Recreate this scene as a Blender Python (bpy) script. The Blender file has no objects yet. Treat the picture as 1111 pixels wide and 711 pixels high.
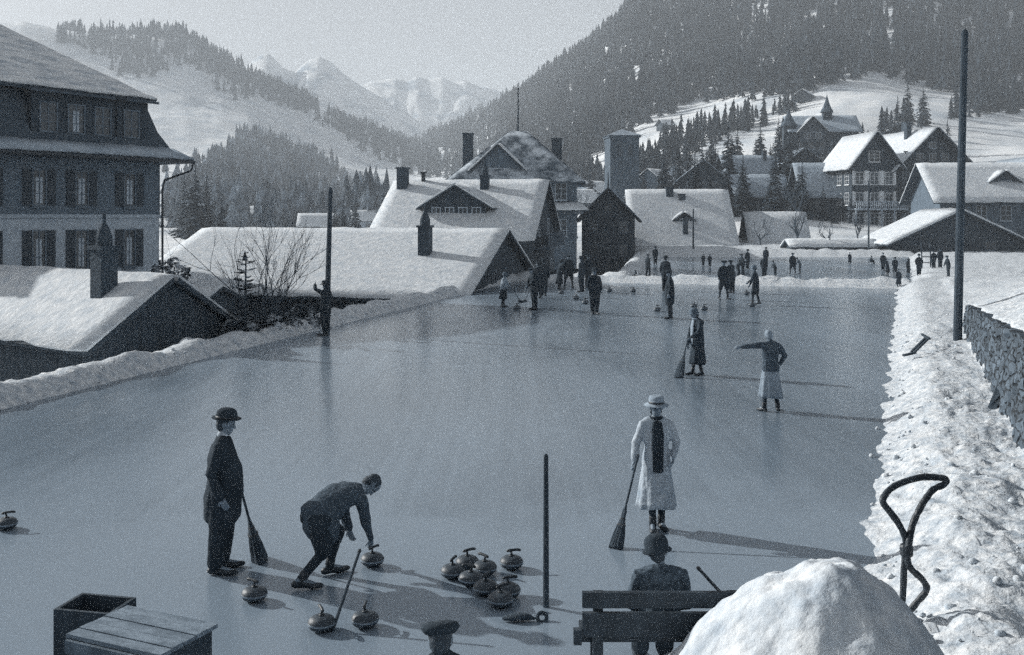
import bpy, math, random
from mathutils import Vector, Matrix, noise as mnoise
random.seed(7)
R = math.radians
PI = math.pi
scene = bpy.context.scene
COL = scene.collection
F, CX, HY, CZ = 1100.0, 555.5, 235.0, 3.85      # focal length in photo pixels, principal column, horizon row, eye height above the ice


def V(*a):
    return Vector(a)


def at(px, py, d):
    """World point seen at photo pixel (px, py) at depth d."""
    return V((px - CX) * d / F, d, CZ - (py - HY) * d / F)


def gp(px, py, z=0.0):
    """Point of the level plane z under photo pixel (px, py)."""
    d = (CZ - z) * F / (py - HY)
    return V((px - CX) * d / F, d, z)


def px_of(x, d):
    return CX + x * F / d


def sm(a, b, x):
    t = max(0.0, min(1.0, (x - a) / (b - a)))
    return t * t * (3 - 2 * t)


def lerp(a, b, t):
    return a + (b - a) * t


def interp(x, pts):
    if x <= pts[0][0]:
        return pts[0][1]
    for (x0, y0), (x1, y1) in zip(pts, pts[1:]):
        if x <= x1:
            return y0 + (y1 - y0) * (x - x0) / (x1 - x0)
    return pts[-1][1]


def nz(x, y, z=0.0):
    return mnoise.noise(V(x, y, z))


def fbm(x, y, z=0.0, o=4):
    s, a = 0.0, 1.0
    for _ in range(o):
        s += a * mnoise.noise(V(x, y, z)); a *= .5; x *= 2.03; y *= 2.03; z *= 2.03
    return s


# ------------------------------------------------------------------ materials
def T(v):
    """A cool grey of value v (the whole place is seen in one blue-grey ink)."""
    s = max(0.0, 1 - v / .8)
    return (v * (.96 - .29 * s), v * (.985 - .015 * s), v * (1.0 + .29 * s), 1)


MATS = {}


def mat(name, v, rough=.85, v2=None, scale=4.0, bump=0.0, bscale=None, spec=.3, stretch=(1, 1, 1), detail=6, lo=.35, hi=.65):
    m = bpy.data.materials.new(name); m.use_nodes = True
    nt = m.node_tree; N = nt.nodes; Lk = nt.links
    b = N['Principled BSDF']
    b.inputs['Roughness'].default_value = rough
    b.inputs['Specular IOR Level'].default_value = spec
    b.inputs['Base Color'].default_value = T(v)
    if v2 is not None or bump:
        tc = N.new('ShaderNodeTexCoord'); mp = N.new('ShaderNodeMapping')
        mp.inputs['Scale'].default_value = stretch
        Lk.new(tc.outputs['Object'], mp.inputs['Vector'])
    if v2 is not None:
        n = N.new('ShaderNodeTexNoise'); n.inputs['Scale'].default_value = scale; n.inputs['Detail'].default_value = detail
        n.inputs['Roughness'].default_value = .65
        Lk.new(mp.outputs[0], n.inputs['Vector'])
        r = N.new('ShaderNodeValToRGB')
        r.color_ramp.elements[0].position = lo; r.color_ramp.elements[0].color = T(v)
        r.color_ramp.elements[1].position = hi; r.color_ramp.elements[1].color = T(v2)
        Lk.new(n.outputs['Fac'], r.inputs['Fac']); Lk.new(r.outputs['Color'], b.inputs['Base Color'])
    if bump:
        n2 = N.new('ShaderNodeTexNoise'); n2.inputs['Scale'].default_value = bscale or scale * 3; n2.inputs['Detail'].default_value = 5
        Lk.new(mp.outputs[0], n2.inputs['Vector'])
        bp = N.new('ShaderNodeBump'); bp.inputs['Strength'].default_value = bump; bp.inputs['Distance'].default_value = .05
        Lk.new(n2.outputs['Fac'], bp.inputs['Height']); Lk.new(bp.outputs[0], b.inputs['Normal'])
    MATS[name] = m
    return m


mat('snow', .76, .9, .50, 3.5, .8, 7, .2, detail=10)
mat('bank_snow', .80, .9, .40, 5.0, 1.0, 9, .2, lo=.34, hi=.70, detail=10)
mat('roof_snow', .86, .9, .58, 2.6, .7, 5, .2, lo=.28, hi=.68, detail=12)
mat('house_shingle', .13, .9, .25, 12, .7, 30, .2, stretch=(1, 1, 1.6))
mat('patchy_snow', .58, .9, .10, .8, .4, 8, .2, lo=.40, hi=.60, detail=9)
mat('thin_snow', .52, .9, .26, 2.2, .4, 8, .2, stretch=(1, 1, 3))
mat('old_snow', .52, .9, .36, 1.2, .4, 8, .2)
mat('hill_snow', .86, .95, .50, .06, 0, None, .1, lo=.42, hi=.72, detail=12)
mat('rock_snow', .80, .95, .36, .022, 0, None, .1, lo=.50, hi=.60, detail=10)
mat('dark_wood', .045, .85, .085, 6, .4, 30, .2, stretch=(1, 1, .15))
mat('mid_wood', .10, .85, .19, 5, .4, 30, .2, stretch=(1, 1, .2))
mat('grey_wood', .16, .85, .30, 7, .5, 25, .2, stretch=(.3, 1, 1))
mat('shingle', .075, .9, .13, 14, .7, 30, .2, stretch=(1, 1, 1.6))
mat('plaster', .40, .9, .56, 2.5, .3, 20, .2, detail=10)
mat('pale_plaster', .68, .9, .80, 1.2, .2, 20, .2)
mat('stone_wall_plain', .07, .9, .13, 1.6, .5, 8, .2)
mat('shutter_paint', .05, .7, .07, 8, .2, 20, .3)
mat('frame_paint', .40, .6, .5, 6, .1, 20, .3)
mat('dull_frame', .13, .7, .20, 6, .1, 20, .3)
mat('glass', .05, .12, None, spec=.6)
mat('soot_brick', .05, .9, .10, 9, .5, 14, .2)
mat('iron', .025, .5, .05, 12, .3, 30, .5)
mat('pole_wood', .05, .85, .10, 5, .4, 30, .2, stretch=(3, 3, .2))
mat('granite', .035, .50, .09, 55, .10, 60, .45)
mat('handle_metal', .035, .5, None, spec=.4)
mat('black_cloth', .036, .95, .060, 5, .35, 22, .15)
mat('navy_cloth', .045, .95, .075, 4, .4, 18, .15)
mat('tweed_cloth', .07, .95, .14, 40, .4, 40, .15)
mat('checked_cloth', .06, .95, .17, 24, .4, 30, .15)
mat('grey_cloth', .13, .95, .19, 4, .4, 16, .15)
mat('cream_cloth', .38, .95, .60, 3, .4, 16, .15)
mat('pale_cloth', .30, .95, .42, 3, .4, 16, .15)
mat('skin', .22, .6, .28, 5, .1, 30, .3)
mat('hair', .05, .7, .08, 30, .3, 50, .3)
mat('boot_leather', .03, .5, .05, 12, .2, 25, .4)
mat('straw', .06, .9, .13, 30, .6, 40, .2, stretch=(4, 4, .3))
mat('spruce', .035, .95, .13, .9, 0, None, .1, lo=.40, hi=.75)
mat('snowy_spruce', .04, .95, .42, 2.2, 0, None, .1, lo=.52, hi=.68)
mat('hazy_snow_needles', .07, .95, .42, .16, 0, None, .1, lo=.46, hi=.66, detail=9)  # snow patches made paler and denser, so haze is painted into the needle colour
mat('forest_needles', .040, .95, .17, .30, 0, None, .1, lo=.55, hi=.82, detail=9)
mat('hazel_bark', .05, .9, .10, 6, .3, 20, .2)
mat('shrub_leaf', .05, .9, .62, 1.6, 0, None, .1, lo=.47, hi=.56)
mat('shaded_plaster', .17, .9, .26, 2.5, .3, 20, .2, detail=10)
mat('curtain_cloth', .42, .9, .55, 5, .3, 20, .2)
mat('hedge_leaf', .035, .9, .10, 1.5, 0, None, .1, lo=.45, hi=.7)


def masonry():
    m = bpy.data.materials.new('rubble'); m.use_nodes = True
    N = m.node_tree.nodes; Lk = m.node_tree.links; b = N['Principled BSDF']; b.inputs['Roughness'].default_value = .9
    tc = N.new('ShaderNodeTexCoord'); mp = N.new('ShaderNodeMapping'); mp.inputs['Scale'].default_value = (1, 1, 1.5)
    Lk.new(tc.outputs['Object'], mp.inputs['Vector'])
    vo = N.new('ShaderNodeTexVoronoi'); vo.inputs['Scale'].default_value = 3.6
    vd = N.new('ShaderNodeTexVoronoi'); vd.feature = 'DISTANCE_TO_EDGE'; vd.inputs['Scale'].default_value = 3.6
    for n in (vo, vd):
        Lk.new(mp.outputs[0], n.inputs['Vector'])
    r = N.new('ShaderNodeValToRGB'); r.color_ramp.elements[0].color = T(.05); r.color_ramp.elements[1].color = T(.18)
    Lk.new(vo.outputs['Color'], r.inputs['Fac'])
    r2 = N.new('ShaderNodeValToRGB'); r2.color_ramp.elements[0].position = .02; r2.color_ramp.elements[0].color = (.25, .25, .25, 1)
    r2.color_ramp.elements[1].position = .09; r2.color_ramp.elements[1].color = (1, 1, 1, 1)
    Lk.new(vd.outputs['Distance'], r2.inputs['Fac'])
    mx = N.new('ShaderNodeMixRGB'); mx.blend_type = 'MULTIPLY'; mx.inputs[0].default_value = 1
    Lk.new(r.outputs[0], mx.inputs[1]); Lk.new(r2.outputs[0], mx.inputs[2]); Lk.new(mx.outputs[0], b.inputs['Base Color'])
    bp = N.new('ShaderNodeBump'); bp.inputs['Strength'].default_value = .8; bp.inputs['Distance'].default_value = .08
    Lk.new(r2.outputs[0], bp.inputs['Height']); Lk.new(bp.outputs[0], b.inputs['Normal'])
    MATS['rubble'] = m


masonry()


def ice_material():
    m = bpy.data.materials.new('ice'); m.use_nodes = True
    N = m.node_tree.nodes; Lk = m.node_tree.links; b = N['Principled BSDF']
    tc = N.new('ShaderNodeTexCoord')
    n1 = N.new('ShaderNodeTexNoise'); n1.inputs['Scale'].default_value = .22; n1.inputs['Detail'].default_value = 5
    mp = N.new('ShaderNodeMapping'); mp.inputs['Rotation'].default_value = (0, 0, R(18)); mp.inputs['Scale'].default_value = (1.0, .35, 1)
    Lk.new(tc.outputs['Object'], mp.inputs['Vector']); Lk.new(mp.outputs[0], n1.inputs['Vector'])
    n2 = N.new('ShaderNodeTexNoise'); n2.inputs['Scale'].default_value = 34; n2.inputs['Detail'].default_value = 4
    Lk.new(tc.outputs['Object'], n2.inputs['Vector'])
    mx = N.new('ShaderNodeMath'); mx.operation = 'MULTIPLY_ADD'; mx.inputs[1].default_value = .45
    Lk.new(n2.outputs['Fac'], mx.inputs[0]); Lk.new(n1.outputs['Fac'], mx.inputs[2])
    # long faint stone tracks and broom marks down the sheet, thin skate scratches across it
    mp2 = N.new('ShaderNodeMapping'); mp2.inputs['Rotation'].default_value = (0, 0, R(18)); mp2.inputs['Scale'].default_value = (5.0, .10, 1)
    n3 = N.new('ShaderNodeTexNoise'); n3.inputs['Scale'].default_value = 1.0; n3.inputs['Detail'].default_value = 6
    Lk.new(tc.outputs['Object'], mp2.inputs['Vector']); Lk.new(mp2.outputs[0], n3.inputs['Vector'])
    ma = N.new('ShaderNodeMath'); ma.operation = 'MULTIPLY_ADD'; ma.inputs[1].default_value = .30
    Lk.new(n3.outputs['Fac'], ma.inputs[0]); Lk.new(mx.outputs[0], ma.inputs[2])
    n4 = N.new('ShaderNodeTexNoise'); n4.inputs['Scale'].default_value = .5; n4.inputs['Detail'].default_value = 2
    Lk.new(tc.outputs['Object'], n4.inputs['Vector'])
    vd = N.new('ShaderNodeVectorMath'); vd.operation = 'MULTIPLY_ADD'; vd.inputs[1].default_value = (2.5, 2.5, 0)
    Lk.new(n4.outputs['Color'], vd.inputs[0]); Lk.new(tc.outputs['Object'], vd.inputs[2])
    mp3 = N.new('ShaderNodeMapping'); mp3.inputs['Rotation'].default_value = (0, 0, R(-40)); mp3.inputs['Scale'].default_value = (.9, .22, 1)
    Lk.new(vd.outputs[0], mp3.inputs['Vector'])
    vo = N.new('ShaderNodeTexVoronoi'); vo.feature = 'DISTANCE_TO_EDGE'; vo.inputs['Scale'].default_value = .9
    Lk.new(mp3.outputs[0], vo.inputs['Vector'])
    sc_ = N.new('ShaderNodeMapRange'); sc_.inputs[1].default_value = 0; sc_.inputs[2].default_value = .012; sc_.inputs[3].default_value = .12; sc_.inputs[4].default_value = 0
    Lk.new(vo.outputs['Distance'], sc_.inputs[0])
    mg = N.new('ShaderNodeMath'); mg.operation = 'MULTIPLY'
    Lk.new(sc_.outputs[0], mg.inputs[0]); Lk.new(n1.outputs['Fac'], mg.inputs[1])
    mb_ = N.new('ShaderNodeMath'); mb_.operation = 'ADD'
    Lk.new(ma.outputs[0], mb_.inputs[0]); Lk.new(mg.outputs[0], mb_.inputs[1])
    # ice colour turns paler towards the near end of the sheet, with a noisy border
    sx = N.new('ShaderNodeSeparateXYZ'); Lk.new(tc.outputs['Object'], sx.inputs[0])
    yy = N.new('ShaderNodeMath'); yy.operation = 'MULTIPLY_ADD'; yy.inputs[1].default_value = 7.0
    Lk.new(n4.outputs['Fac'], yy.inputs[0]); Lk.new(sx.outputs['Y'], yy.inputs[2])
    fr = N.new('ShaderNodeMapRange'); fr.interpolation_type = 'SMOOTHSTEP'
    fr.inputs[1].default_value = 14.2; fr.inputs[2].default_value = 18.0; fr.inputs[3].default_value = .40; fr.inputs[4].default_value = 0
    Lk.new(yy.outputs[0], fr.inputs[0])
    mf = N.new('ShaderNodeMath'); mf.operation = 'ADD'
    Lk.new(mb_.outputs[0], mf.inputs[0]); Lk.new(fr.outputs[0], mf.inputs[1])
    mx = mf
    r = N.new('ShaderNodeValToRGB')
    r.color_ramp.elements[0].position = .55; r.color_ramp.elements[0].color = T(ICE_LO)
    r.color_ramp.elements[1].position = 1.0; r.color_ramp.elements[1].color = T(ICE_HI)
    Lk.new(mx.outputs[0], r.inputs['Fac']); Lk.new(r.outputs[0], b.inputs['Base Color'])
    rr = N.new('ShaderNodeMapRange'); rr.inputs[1].default_value = .3; rr.inputs[2].default_value = .7
    rr.inputs[3].default_value = .11; rr.inputs[4].default_value = .26
    Lk.new(n1.outputs['Fac'], rr.inputs[0]); Lk.new(rr.outputs[0], b.inputs['Roughness'])
    b.inputs['Specular IOR Level'].default_value = .36
    b.inputs['IOR'].default_value = 1.31
    bp = N.new('ShaderNodeBump'); bp.inputs['Strength'].default_value = .12; bp.inputs['Distance'].default_value = .01
    Lk.new(n2.outputs['Fac'], bp.inputs['Height']); Lk.new(bp.outputs[0], b.inputs['Normal'])
    MATS['ice'] = m


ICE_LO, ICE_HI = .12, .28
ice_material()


# ------------------------------------------------------------------ mesh building
class MB:
    def __init__(s):
        s.v = []; s.f = []

    def add(s, vs, fs):
        o = len(s.v); s.v += [tuple(p) for p in vs]; s.f += [tuple(i + o for i in q) for q in fs]
        return s

    def box(s, x0, x1, y0, y1, z0, z1, M=None):
        vs = [V(x, y, z) for z in (z0, z1) for y in (y0, y1) for x in (x0, x1)]
        if M is not None:
            vs = [M @ p for p in vs]
        return s.add(vs, [(0, 2, 3, 1), (4, 5, 7, 6), (0, 1, 5, 4), (2, 6, 7, 3), (0, 4, 6, 2), (1, 3, 7, 5)])

    def bar(s, a, b, w, h, up=V(0, 0, 1)):
        a = Vector(a); b = Vector(b); t = (b - a).normalized()
        r = t.cross(up)
        r = r.normalized() if r.length > 1e-4 else V(1, 0, 0)
        u = r.cross(t)
        vs = [p + r * (i * w / 2) + u * (j * h / 2) for p in (a, b) for i, j in ((-1, -1), (1, -1), (1, 1), (-1, 1))]
        return s.add(vs, [(3, 2, 1, 0), (4, 5, 6, 7), (0, 1, 5, 4), (1, 2, 6, 5), (2, 3, 7, 6), (3, 0, 4, 7)])

    def prism(s, poly, y0, y1, M=None):
        """poly in (x, z), extruded along y."""
        n = len(poly)
        vs = [V(x, y0, z) for x, z in poly] + [V(x, y1, z) for x, z in poly]
        if M is not None:
            vs = [M @ p for p in vs]
        fs = [tuple(range(n)), tuple(range(2 * n - 1, n - 1, -1))] + [(i, i + n, (i + 1) % n + n, (i + 1) % n) for i in range(n)]
        return s.add(vs, fs)

    def tube(s, path, rad, n=8, side=None, caps=True, round_caps=True):
        """Tapered tube; rad entries are r or (r_side, r_other)."""
        P = [Vector(p) for p in path]; k = len(P)
        rad = [(r, r) if not isinstance(r, tuple) else r for r in rad]
        fr = []
        prev = Vector(side) if side is not None else None
        for i in range(k):
            t = (P[min(i + 1, k - 1)] - P[max(i - 1, 0)])
            t = t.normalized() if t.length > 1e-9 else V(0, 0, 1)
            if prev is None:
                prev = V(1, 0, 0) if abs(t.x) < .8 else V(0, 1, 0)
            sd = prev - t * prev.dot(t)
            sd = sd.normalized() if sd.length > 1e-6 else t.orthogonal().normalized()
            if side is None:
                prev = sd
            fr.append((t, sd, t.cross(sd)))
        rings = []
        def ring(c, a, b, f):
            return [c + f[1] * (a * math.cos(2 * PI * j / n)) + f[2] * (b * math.sin(2 * PI * j / n)) for j in range(n)]
        if caps and round_caps:
            t, a, b = fr[0][0], rad[0][0], rad[0][1]; m = min(a, b)
            rings.append(ring(P[0] - t * m * .8, a * .5, b * .5, fr[0]))
        for i in range(k):
            rings.append(ring(P[i], rad[i][0], rad[i][1], fr[i]))
        if caps and round_caps:
            t, a, b = fr[-1][0], rad[-1][0], rad[-1][1]; m = min(a, b)
            rings.append(ring(P[-1] + t * m * .8, a * .5, b * .5, fr[-1]))
        return s.rings(rings, caps)

    def rings(s, rings, caps=True):
        n = len(rings[0]); vs = [p for r in rings for p in r]; fs = []
        for i in range(len(rings) - 1):
            for j in range(n):
                fs.append((i * n + j, i * n + (j + 1) % n, (i + 1) * n + (j + 1) % n, (i + 1) * n + j))
        if caps:
            fs.append(tuple(range(n - 1, -1, -1))); fs.append(tuple((len(rings) - 1) * n + j for j in range(n)))
        return s.add(vs, fs)

    def lathe(s, prof, n=16, M=None, wob=None):
        rings = []
        for r, z in prof:
            rg = []
            for j in range(n):
                a = 2 * PI * j / n; q = r * (1 + (wob(a, z) if wob else 0))
                p = V(q * math.cos(a), q * math.sin(a), z)
                rg.append(M @ p if M is not None else p)
            rings.append(rg)
        return s.rings(rings)

    def ell(s, c, rx, ry, rz, n=12, m=8, M=None):
        prof = [(max(.001, math.sin(PI * i / m)), -math.cos(PI * i / m)) for i in range(m + 1)]
        M2 = Matrix.Translation(Vector(c)) @ (M.to_4x4() if M is not None else Matrix()) @ Matrix.Diagonal((rx, ry, rz, 1))
        return s.lathe(prof, n, M2)

    def slab(s, a, b, c, d, o0, o1, nu=1, nv=1, amp=0.0, fr=1.0, seed=0.0, taper=0.0):
        """Sheet a-b-c-d lifted along its normal between o0 and o1; the top may be uneven."""
        a, b, c, d = map(Vector, (a, b, c, d))
        n = (c - a).cross(b - d).normalized()
        if n.z < 0:
            n = -n
        top, bot = [], []
        for j in range(nv + 1):
            for i in range(nu + 1):
                u, w = i / nu, j / nv
                p = (a * (1 - u) + b * u) * (1 - w) + (d * (1 - u) + c * u) * w
                if amp and j == nv:
                    p = p + (d - a).normalized() * (.16 * nz(p.x * 1.3 + seed, p.y * 1.3, p.z) - .04)
                h = o1 + (1.4 * amp * fbm(p.x * fr + seed, p.y * fr, p.z * fr, 4) if amp else 0)
                if taper and (i in (0, nu) or j == nv):
                    h = lerp(o0, h, 1 - taper)
                bot.append(p + n * o0); top.append(p + n * max(h, o0 + .01))
        k = (nu + 1) * (nv + 1); fs = []
        W = nu + 1
        for j in range(nv):
            for i in range(nu):
                q = j * W + i
                fs.append((q, q + 1, q + W + 1, q + W)); fs.append((k + q, k + q + W, k + q + W + 1, k + q + 1))
        for i in range(nu):
            fs.append((i, k + i, k + i + 1, i + 1)); q = nv * W + i; fs.append((q, q + 1, k + q + 1, k + q))
        for j in range(nv):
            q = j * W; fs.append((q, q + W, k + q + W, k + q)); q = j * W + nu; fs.append((q, k + q, k + q + W, q + W))
        return s.add(bot + top, fs)

    def mesh(s, name):
        me = bpy.data.meshes.new(name); me.from_pydata(s.v, [], s.f); me.validate()
        return me

    def build(s, name, m, parent=None, smooth=False, fix=True):
        me = s.mesh(name)
        if fix:
            import bmesh
            bm = bmesh.new(); bm.from_mesh(me); bmesh.ops.recalc_face_normals(bm, faces=bm.faces); bm.to_mesh(me); bm.free()
        return link(name, me, m, parent, smooth)


def link(name, me, m, parent=None, smooth=False):
    o = bpy.data.objects.new(name, me); COL.objects.link(o)
    me.materials.clear(); me.materials.append(MATS[m])
    if smooth:
        me.polygons.foreach_set('use_smooth', [True] * len(me.polygons))
    if parent is not None:
        o.parent = parent
    return o


def tag(o, label=None, cat=None, group=None, kind=None):
    for k, v in (('label', label), ('category', cat), ('group', group), ('kind', kind)):
        if v:
            o[k] = v
    return o


def thing(name, label, cat, loc=(0, 0, 0), rz=0.0, group=None, sc=None):
    o = bpy.data.objects.new(name, None); COL.objects.link(o)
    o.location = loc; o.rotation_euler = (0, 0, rz); o.empty_display_size = .2
    if sc:
        o.scale = (sc, sc, sc) if not isinstance(sc, tuple) else sc
    return tag(o, label, cat, group)


CHILDREN = {}


def copy_tree(o, loc, rz, label, sc=None, group=None):
    r = o.copy(); COL.objects.link(r); r.location = loc; r.rotation_euler = (0, 0, rz); r['label'] = label
    if sc:
        r.scale = (sc, sc, sc) if not isinstance(sc, tuple) else sc
    if group:
        r['group'] = group
    for ch in list(o.children):
        c = ch.copy(); COL.objects.link(c); c.parent = r
        for g in list(ch.children):
            k = g.copy(); COL.objects.link(k); k.parent = c
    return r


def remeshed(mb, name, voxel, smooth=2, wrinkle=0.0, wf=9.0, seed=0.0):
    """The union of the overlapping shapes in mb as one closed skin."""
    me = mb.mesh(name + '_raw')
    o = bpy.data.objects.new(name + '_raw', me); COL.objects.link(o)
    md = o.modifiers.new('r', 'REMESH'); md.mode = 'VOXEL'; md.voxel_size = voxel
    if smooth:
        s = o.modifiers.new('s', 'SMOOTH'); s.iterations = smooth; s.factor = .5
    dg = bpy.context.evaluated_depsgraph_get()
    out = bpy.data.meshes.new_from_object(o.evaluated_get(dg))
    out.name = name
    bpy.data.objects.remove(o); bpy.data.meshes.remove(me)
    if wrinkle:
        ns = [v.normal.copy() for v in out.vertices]
        for v, n in zip(out.vertices, ns):
            v.co += n * wrinkle * fbm(v.co.x * wf + seed, v.co.y * wf, v.co.z * wf * .6, 3)
    return out
DENOISE = False; HAZE, SKY, SUN, EXPO = .00056, .072, 4.9, 0.40
# ------------------------------------------------------------------ terrain
def xl(d): return -10 + (d - 20.66) * .257          # left edge of the ice
def xr(d): return 6.1 + (d - 17.3) * .388           # right edge of the ice
def dridge(x): return 62 - (x - 1) * .33            # snow ridge between the two sheets of ice
def xl2(d): return 7.0 + (d - 58) * .155
def xr2(d): return xr(d) + .8


WALL_TOP = [(3, 2.9), (10, 2.35), (16.7, 1.9), (24, 1.5), (30, 1.22), (34, .75)]
FAR = {   # photo column: (depth, photo row of the ground there)
    -700: [(120, 275), (250, 262), (400, 235), (700, 170), (1000, 95), (1300, 95)],
    -300: [(120, 272), (250, 258), (400, 225), (700, 150), (1000, 60), (1300, 62)],
    23: [(120, 270), (250, 256), (400, 217), (500, 196), (700, 150), (850, 95), (1000, 22), (1300, 50)],
    110: [(120, 270), (250, 257), (400, 217), (500, 197), (700, 165), (850, 112), (1000, 38), (1300, 60)],
    200: [(120, 270), (250, 257), (400, 225), (500, 199), (700, 165), (850, 115), (1000, 40), (1300, 60)],
    240: [(120, 270), (250, 257), (400, 228), (500, 202), (700, 168), (850, 120), (1000, 64), (1300, 80)],
    270: [(120, 270), (250, 257), (400, 235), (500, 207), (700, 170), (850, 128), (1000, 84), (1300, 95)],
    330: [(120, 270), (250, 257), (400, 240), (500, 217), (700, 185), (850, 152), (1050, 112), (1300, 120)],
    400: [(120, 268), (250, 256), (400, 245), (600, 222), (800, 182), (1100, 142), (1300, 150)],
    450: [(120, 266), (250, 255), (500, 225), (900, 180), (1200, 160), (1500, 160)],
    520: [(120, 265), (250, 252), (500, 215), (800, 178), (1000, 140), (1200, 125), (1500, 130)],
    545: [(120, 265), (250, 248), (500, 200), (800, 145), (1000, 113), (1300, 130)],
    600: [(120, 265), (250, 236), (350, 207), (500, 165), (800, 90), (900, 78), (1200, 100)],
    650: [(120, 265), (200, 232), (300, 200), (450, 150), (700, 66), (800, 44), (1100, 60)],
    700: [(120, 264), (180, 226), (250, 200), (350, 160), (500, 100), (700, 14), (760, -8), (1100, 20)],
    800: [(120, 262), (180, 216), (250, 175), (350, 130), (500, 70), (700, -20), (760, -36), (1000, 0)],
    900: [(120, 259), (160, 234), (200, 187), (260, 150), (350, 105), (500, 40), (620, -30), (800, -10)],
    1000: [(120, 258), (150, 247), (200, 206), (260, 165), (350, 107), (450, 55), (580, -35), (750, -10)],
    1100: [(120, 255), (150, 240), (200, 200), (260, 160), (350, 112), (450, 55), (580, -35), (750, -10)],
    1500: [(120, 240), (150, 225), (200, 190), (260, 155), (350, 110), (450, 55), (580, -35), (750, -10)],
}
FKEYS = sorted(FAR)
FZ = {k: [(d, CZ - (y - HY) * d / F) for d, y in FAR[k]] for k in FKEYS}


def zfar(px, d):
    if px <= FKEYS[0]:
        return interp(d, FZ[FKEYS[0]])
    for k0, k1 in zip(FKEYS, FKEYS[1:]):
        if px <= k1:
            t = (px - k0) / (k1 - k0)
            z = lerp(interp(d, FZ[k0]), interp(d, FZ[k1]), t)
            return z
    return interp(d, FZ[FKEYS[-1]])


def znear(x, d, rough=True):
    v = (xl(d) - x) * .968
    u = (x - xr(d)) * .932
    s = d - dridge(x)
    base = -.06
    low = -2.3
    # behind the ridge the second sheet has its own left and right banks
    if s > 0:
        k = sm(0, 5, s)
        v = lerp(v, (xl2(d) - x) * .98, k) if d < 140 else (xl2(d) - x)
        u = lerp(u, (x - xr2(d)) * .93, k)
    n1 = fbm(x * .8, d * .8, 3, 3) if rough else 0
    z = base
    if v > 0:
        crest = .44 + .16 * n1 + .05 * nz(x * 4, d * 4)
        z = base + crest * sm(-.05, .5, v) + (-crest - .1 + low) * sm(.8, 3.6, v) + (.12 * fbm(x * 1.5, d * 1.5, 1, 3) if v > 1 and rough else 0)
    if u > -.3:
        dent = (1 - sm(.10, .30, mnoise.voronoi(V(x * 1.9, d * 1.5, .5))[0][0])) * .09 * sm(.3, .7, u) * (1 - sm(1.9, 2.15, u)) if rough and d < 70 else 0
        lump = (.06 * fbm(x * 1.1, d * 1.1, 7, 3) + .055 * abs(fbm(x * 3.3, d * 3.3, 2, 3)) + .045 * abs(nz(x * 8, d * 8))) if rough else 0
        z = max(z, base + (.44 + lump) * sm(-.12 - .25 * n1, 1.3, u) + lump * .5 * sm(-.2, .2, u) - dent)
        if d < 36:
            wt = interp(d, WALL_TOP)
            wt += .07 + .10 * n1 + .30 * max(0.0, u - 2.5) * (1 + .25 * n1)
            z = lerp(z, wt, sm(2.20, 2.44, u) * (1 - sm(32.5, 36, d))) if u > 2.2 else z
        if u > 2.5 and d > 31:
            z = max(z, .5 + .20 * (u - 2.5) * sm(31, 36, d) * (1 - sm(36, 60, d)) + .1 * n1) if d < 60 else z
    if v <= .3 and u <= .6:
        q = math.exp(-(s / 1.0) ** 2)
        z = max(z, base + (.50 + .20 * n1 + .08 * nz(x * 3, d * 3)) * q) if abs(s) < 3 else z
    if d > 96 and v < .3 and u < .6:
        z = base + (.55 + .3 * n1) * sm(96, 99, d)
    return z


def ground_z(x, d, rough=True):
    if d <= 100:
        return znear(x, d, rough)
    px = px_of(x, d)
    zf = zfar(px, max(d, 120)) + (fbm(x * .02, d * .02, 5, 4) * min(3.5, (d - 100) * .012) if rough else 0)
    if d >= 130:
        return zf
    return lerp(znear(x, min(d, 104), rough), zf, sm(100, 130, d))


def build_ground():
    cols = 470; px0, px1 = -520, 1640
    d = 2.6
    rows = [-9 + 1.15 * i for i in range(10)]
    while d < 1500:
        rows.append(d)
        d *= 1.0125 if d < 34 else (1.016 if d < 130 else 1.024)
    rows.append(1500)
    vs = []
    for dd in rows:
        for j in range(cols + 1):
            px = px0 + (px1 - px0) * j / cols
            x = (px - CX) * max(dd, 15.0) / F
            vs.append((x, dd, ground_z(x, dd)))
    W = cols + 1
    fn, ff = [], []
    for i in range(len(rows) - 1):
        tgt = ff if rows[i] > 118 else fn
        for j in range(cols):
            q = i * W + j
            tgt.append((q, q + 1, q + W + 1, q + W))
    me = bpy.data.meshes.new('snow_ground'); me.from_pydata(vs, [], fn + ff)
    o = link('snow_ground', me, 'bank_snow', None, True); me.materials.append(MATS['hill_snow'])
    me.polygons.foreach_set('material_index', [0] * len(fn) + [1] * len(ff))
    tag(o, kind='structure')


build_ground()

# the two sheets of ice
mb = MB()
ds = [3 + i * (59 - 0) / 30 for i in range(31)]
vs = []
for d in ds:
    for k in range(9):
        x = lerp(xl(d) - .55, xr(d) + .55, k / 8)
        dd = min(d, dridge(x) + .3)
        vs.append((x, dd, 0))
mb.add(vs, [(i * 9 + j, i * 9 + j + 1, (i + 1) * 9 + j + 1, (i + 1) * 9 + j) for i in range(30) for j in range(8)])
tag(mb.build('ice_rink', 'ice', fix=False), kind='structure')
mb = MB()
vs = []
for i in range(13):
    for k in range(7):
        d = 55 + i * 3.6
        a, b = xl2(d) - .5, xr2(d) + .5
        x = lerp(a, b, k / 6)
        vs.append((x, max(d, dridge(x) + .6), 0))
mb.add(vs, [(i * 7 + j, i * 7 + j + 1, (i + 1) * 7 + j + 1, (i + 1) * 7 + j) for i in range(12) for j in range(6)])
tag(mb.build('ice_rink', 'ice', fix=False), kind='structure')


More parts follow.
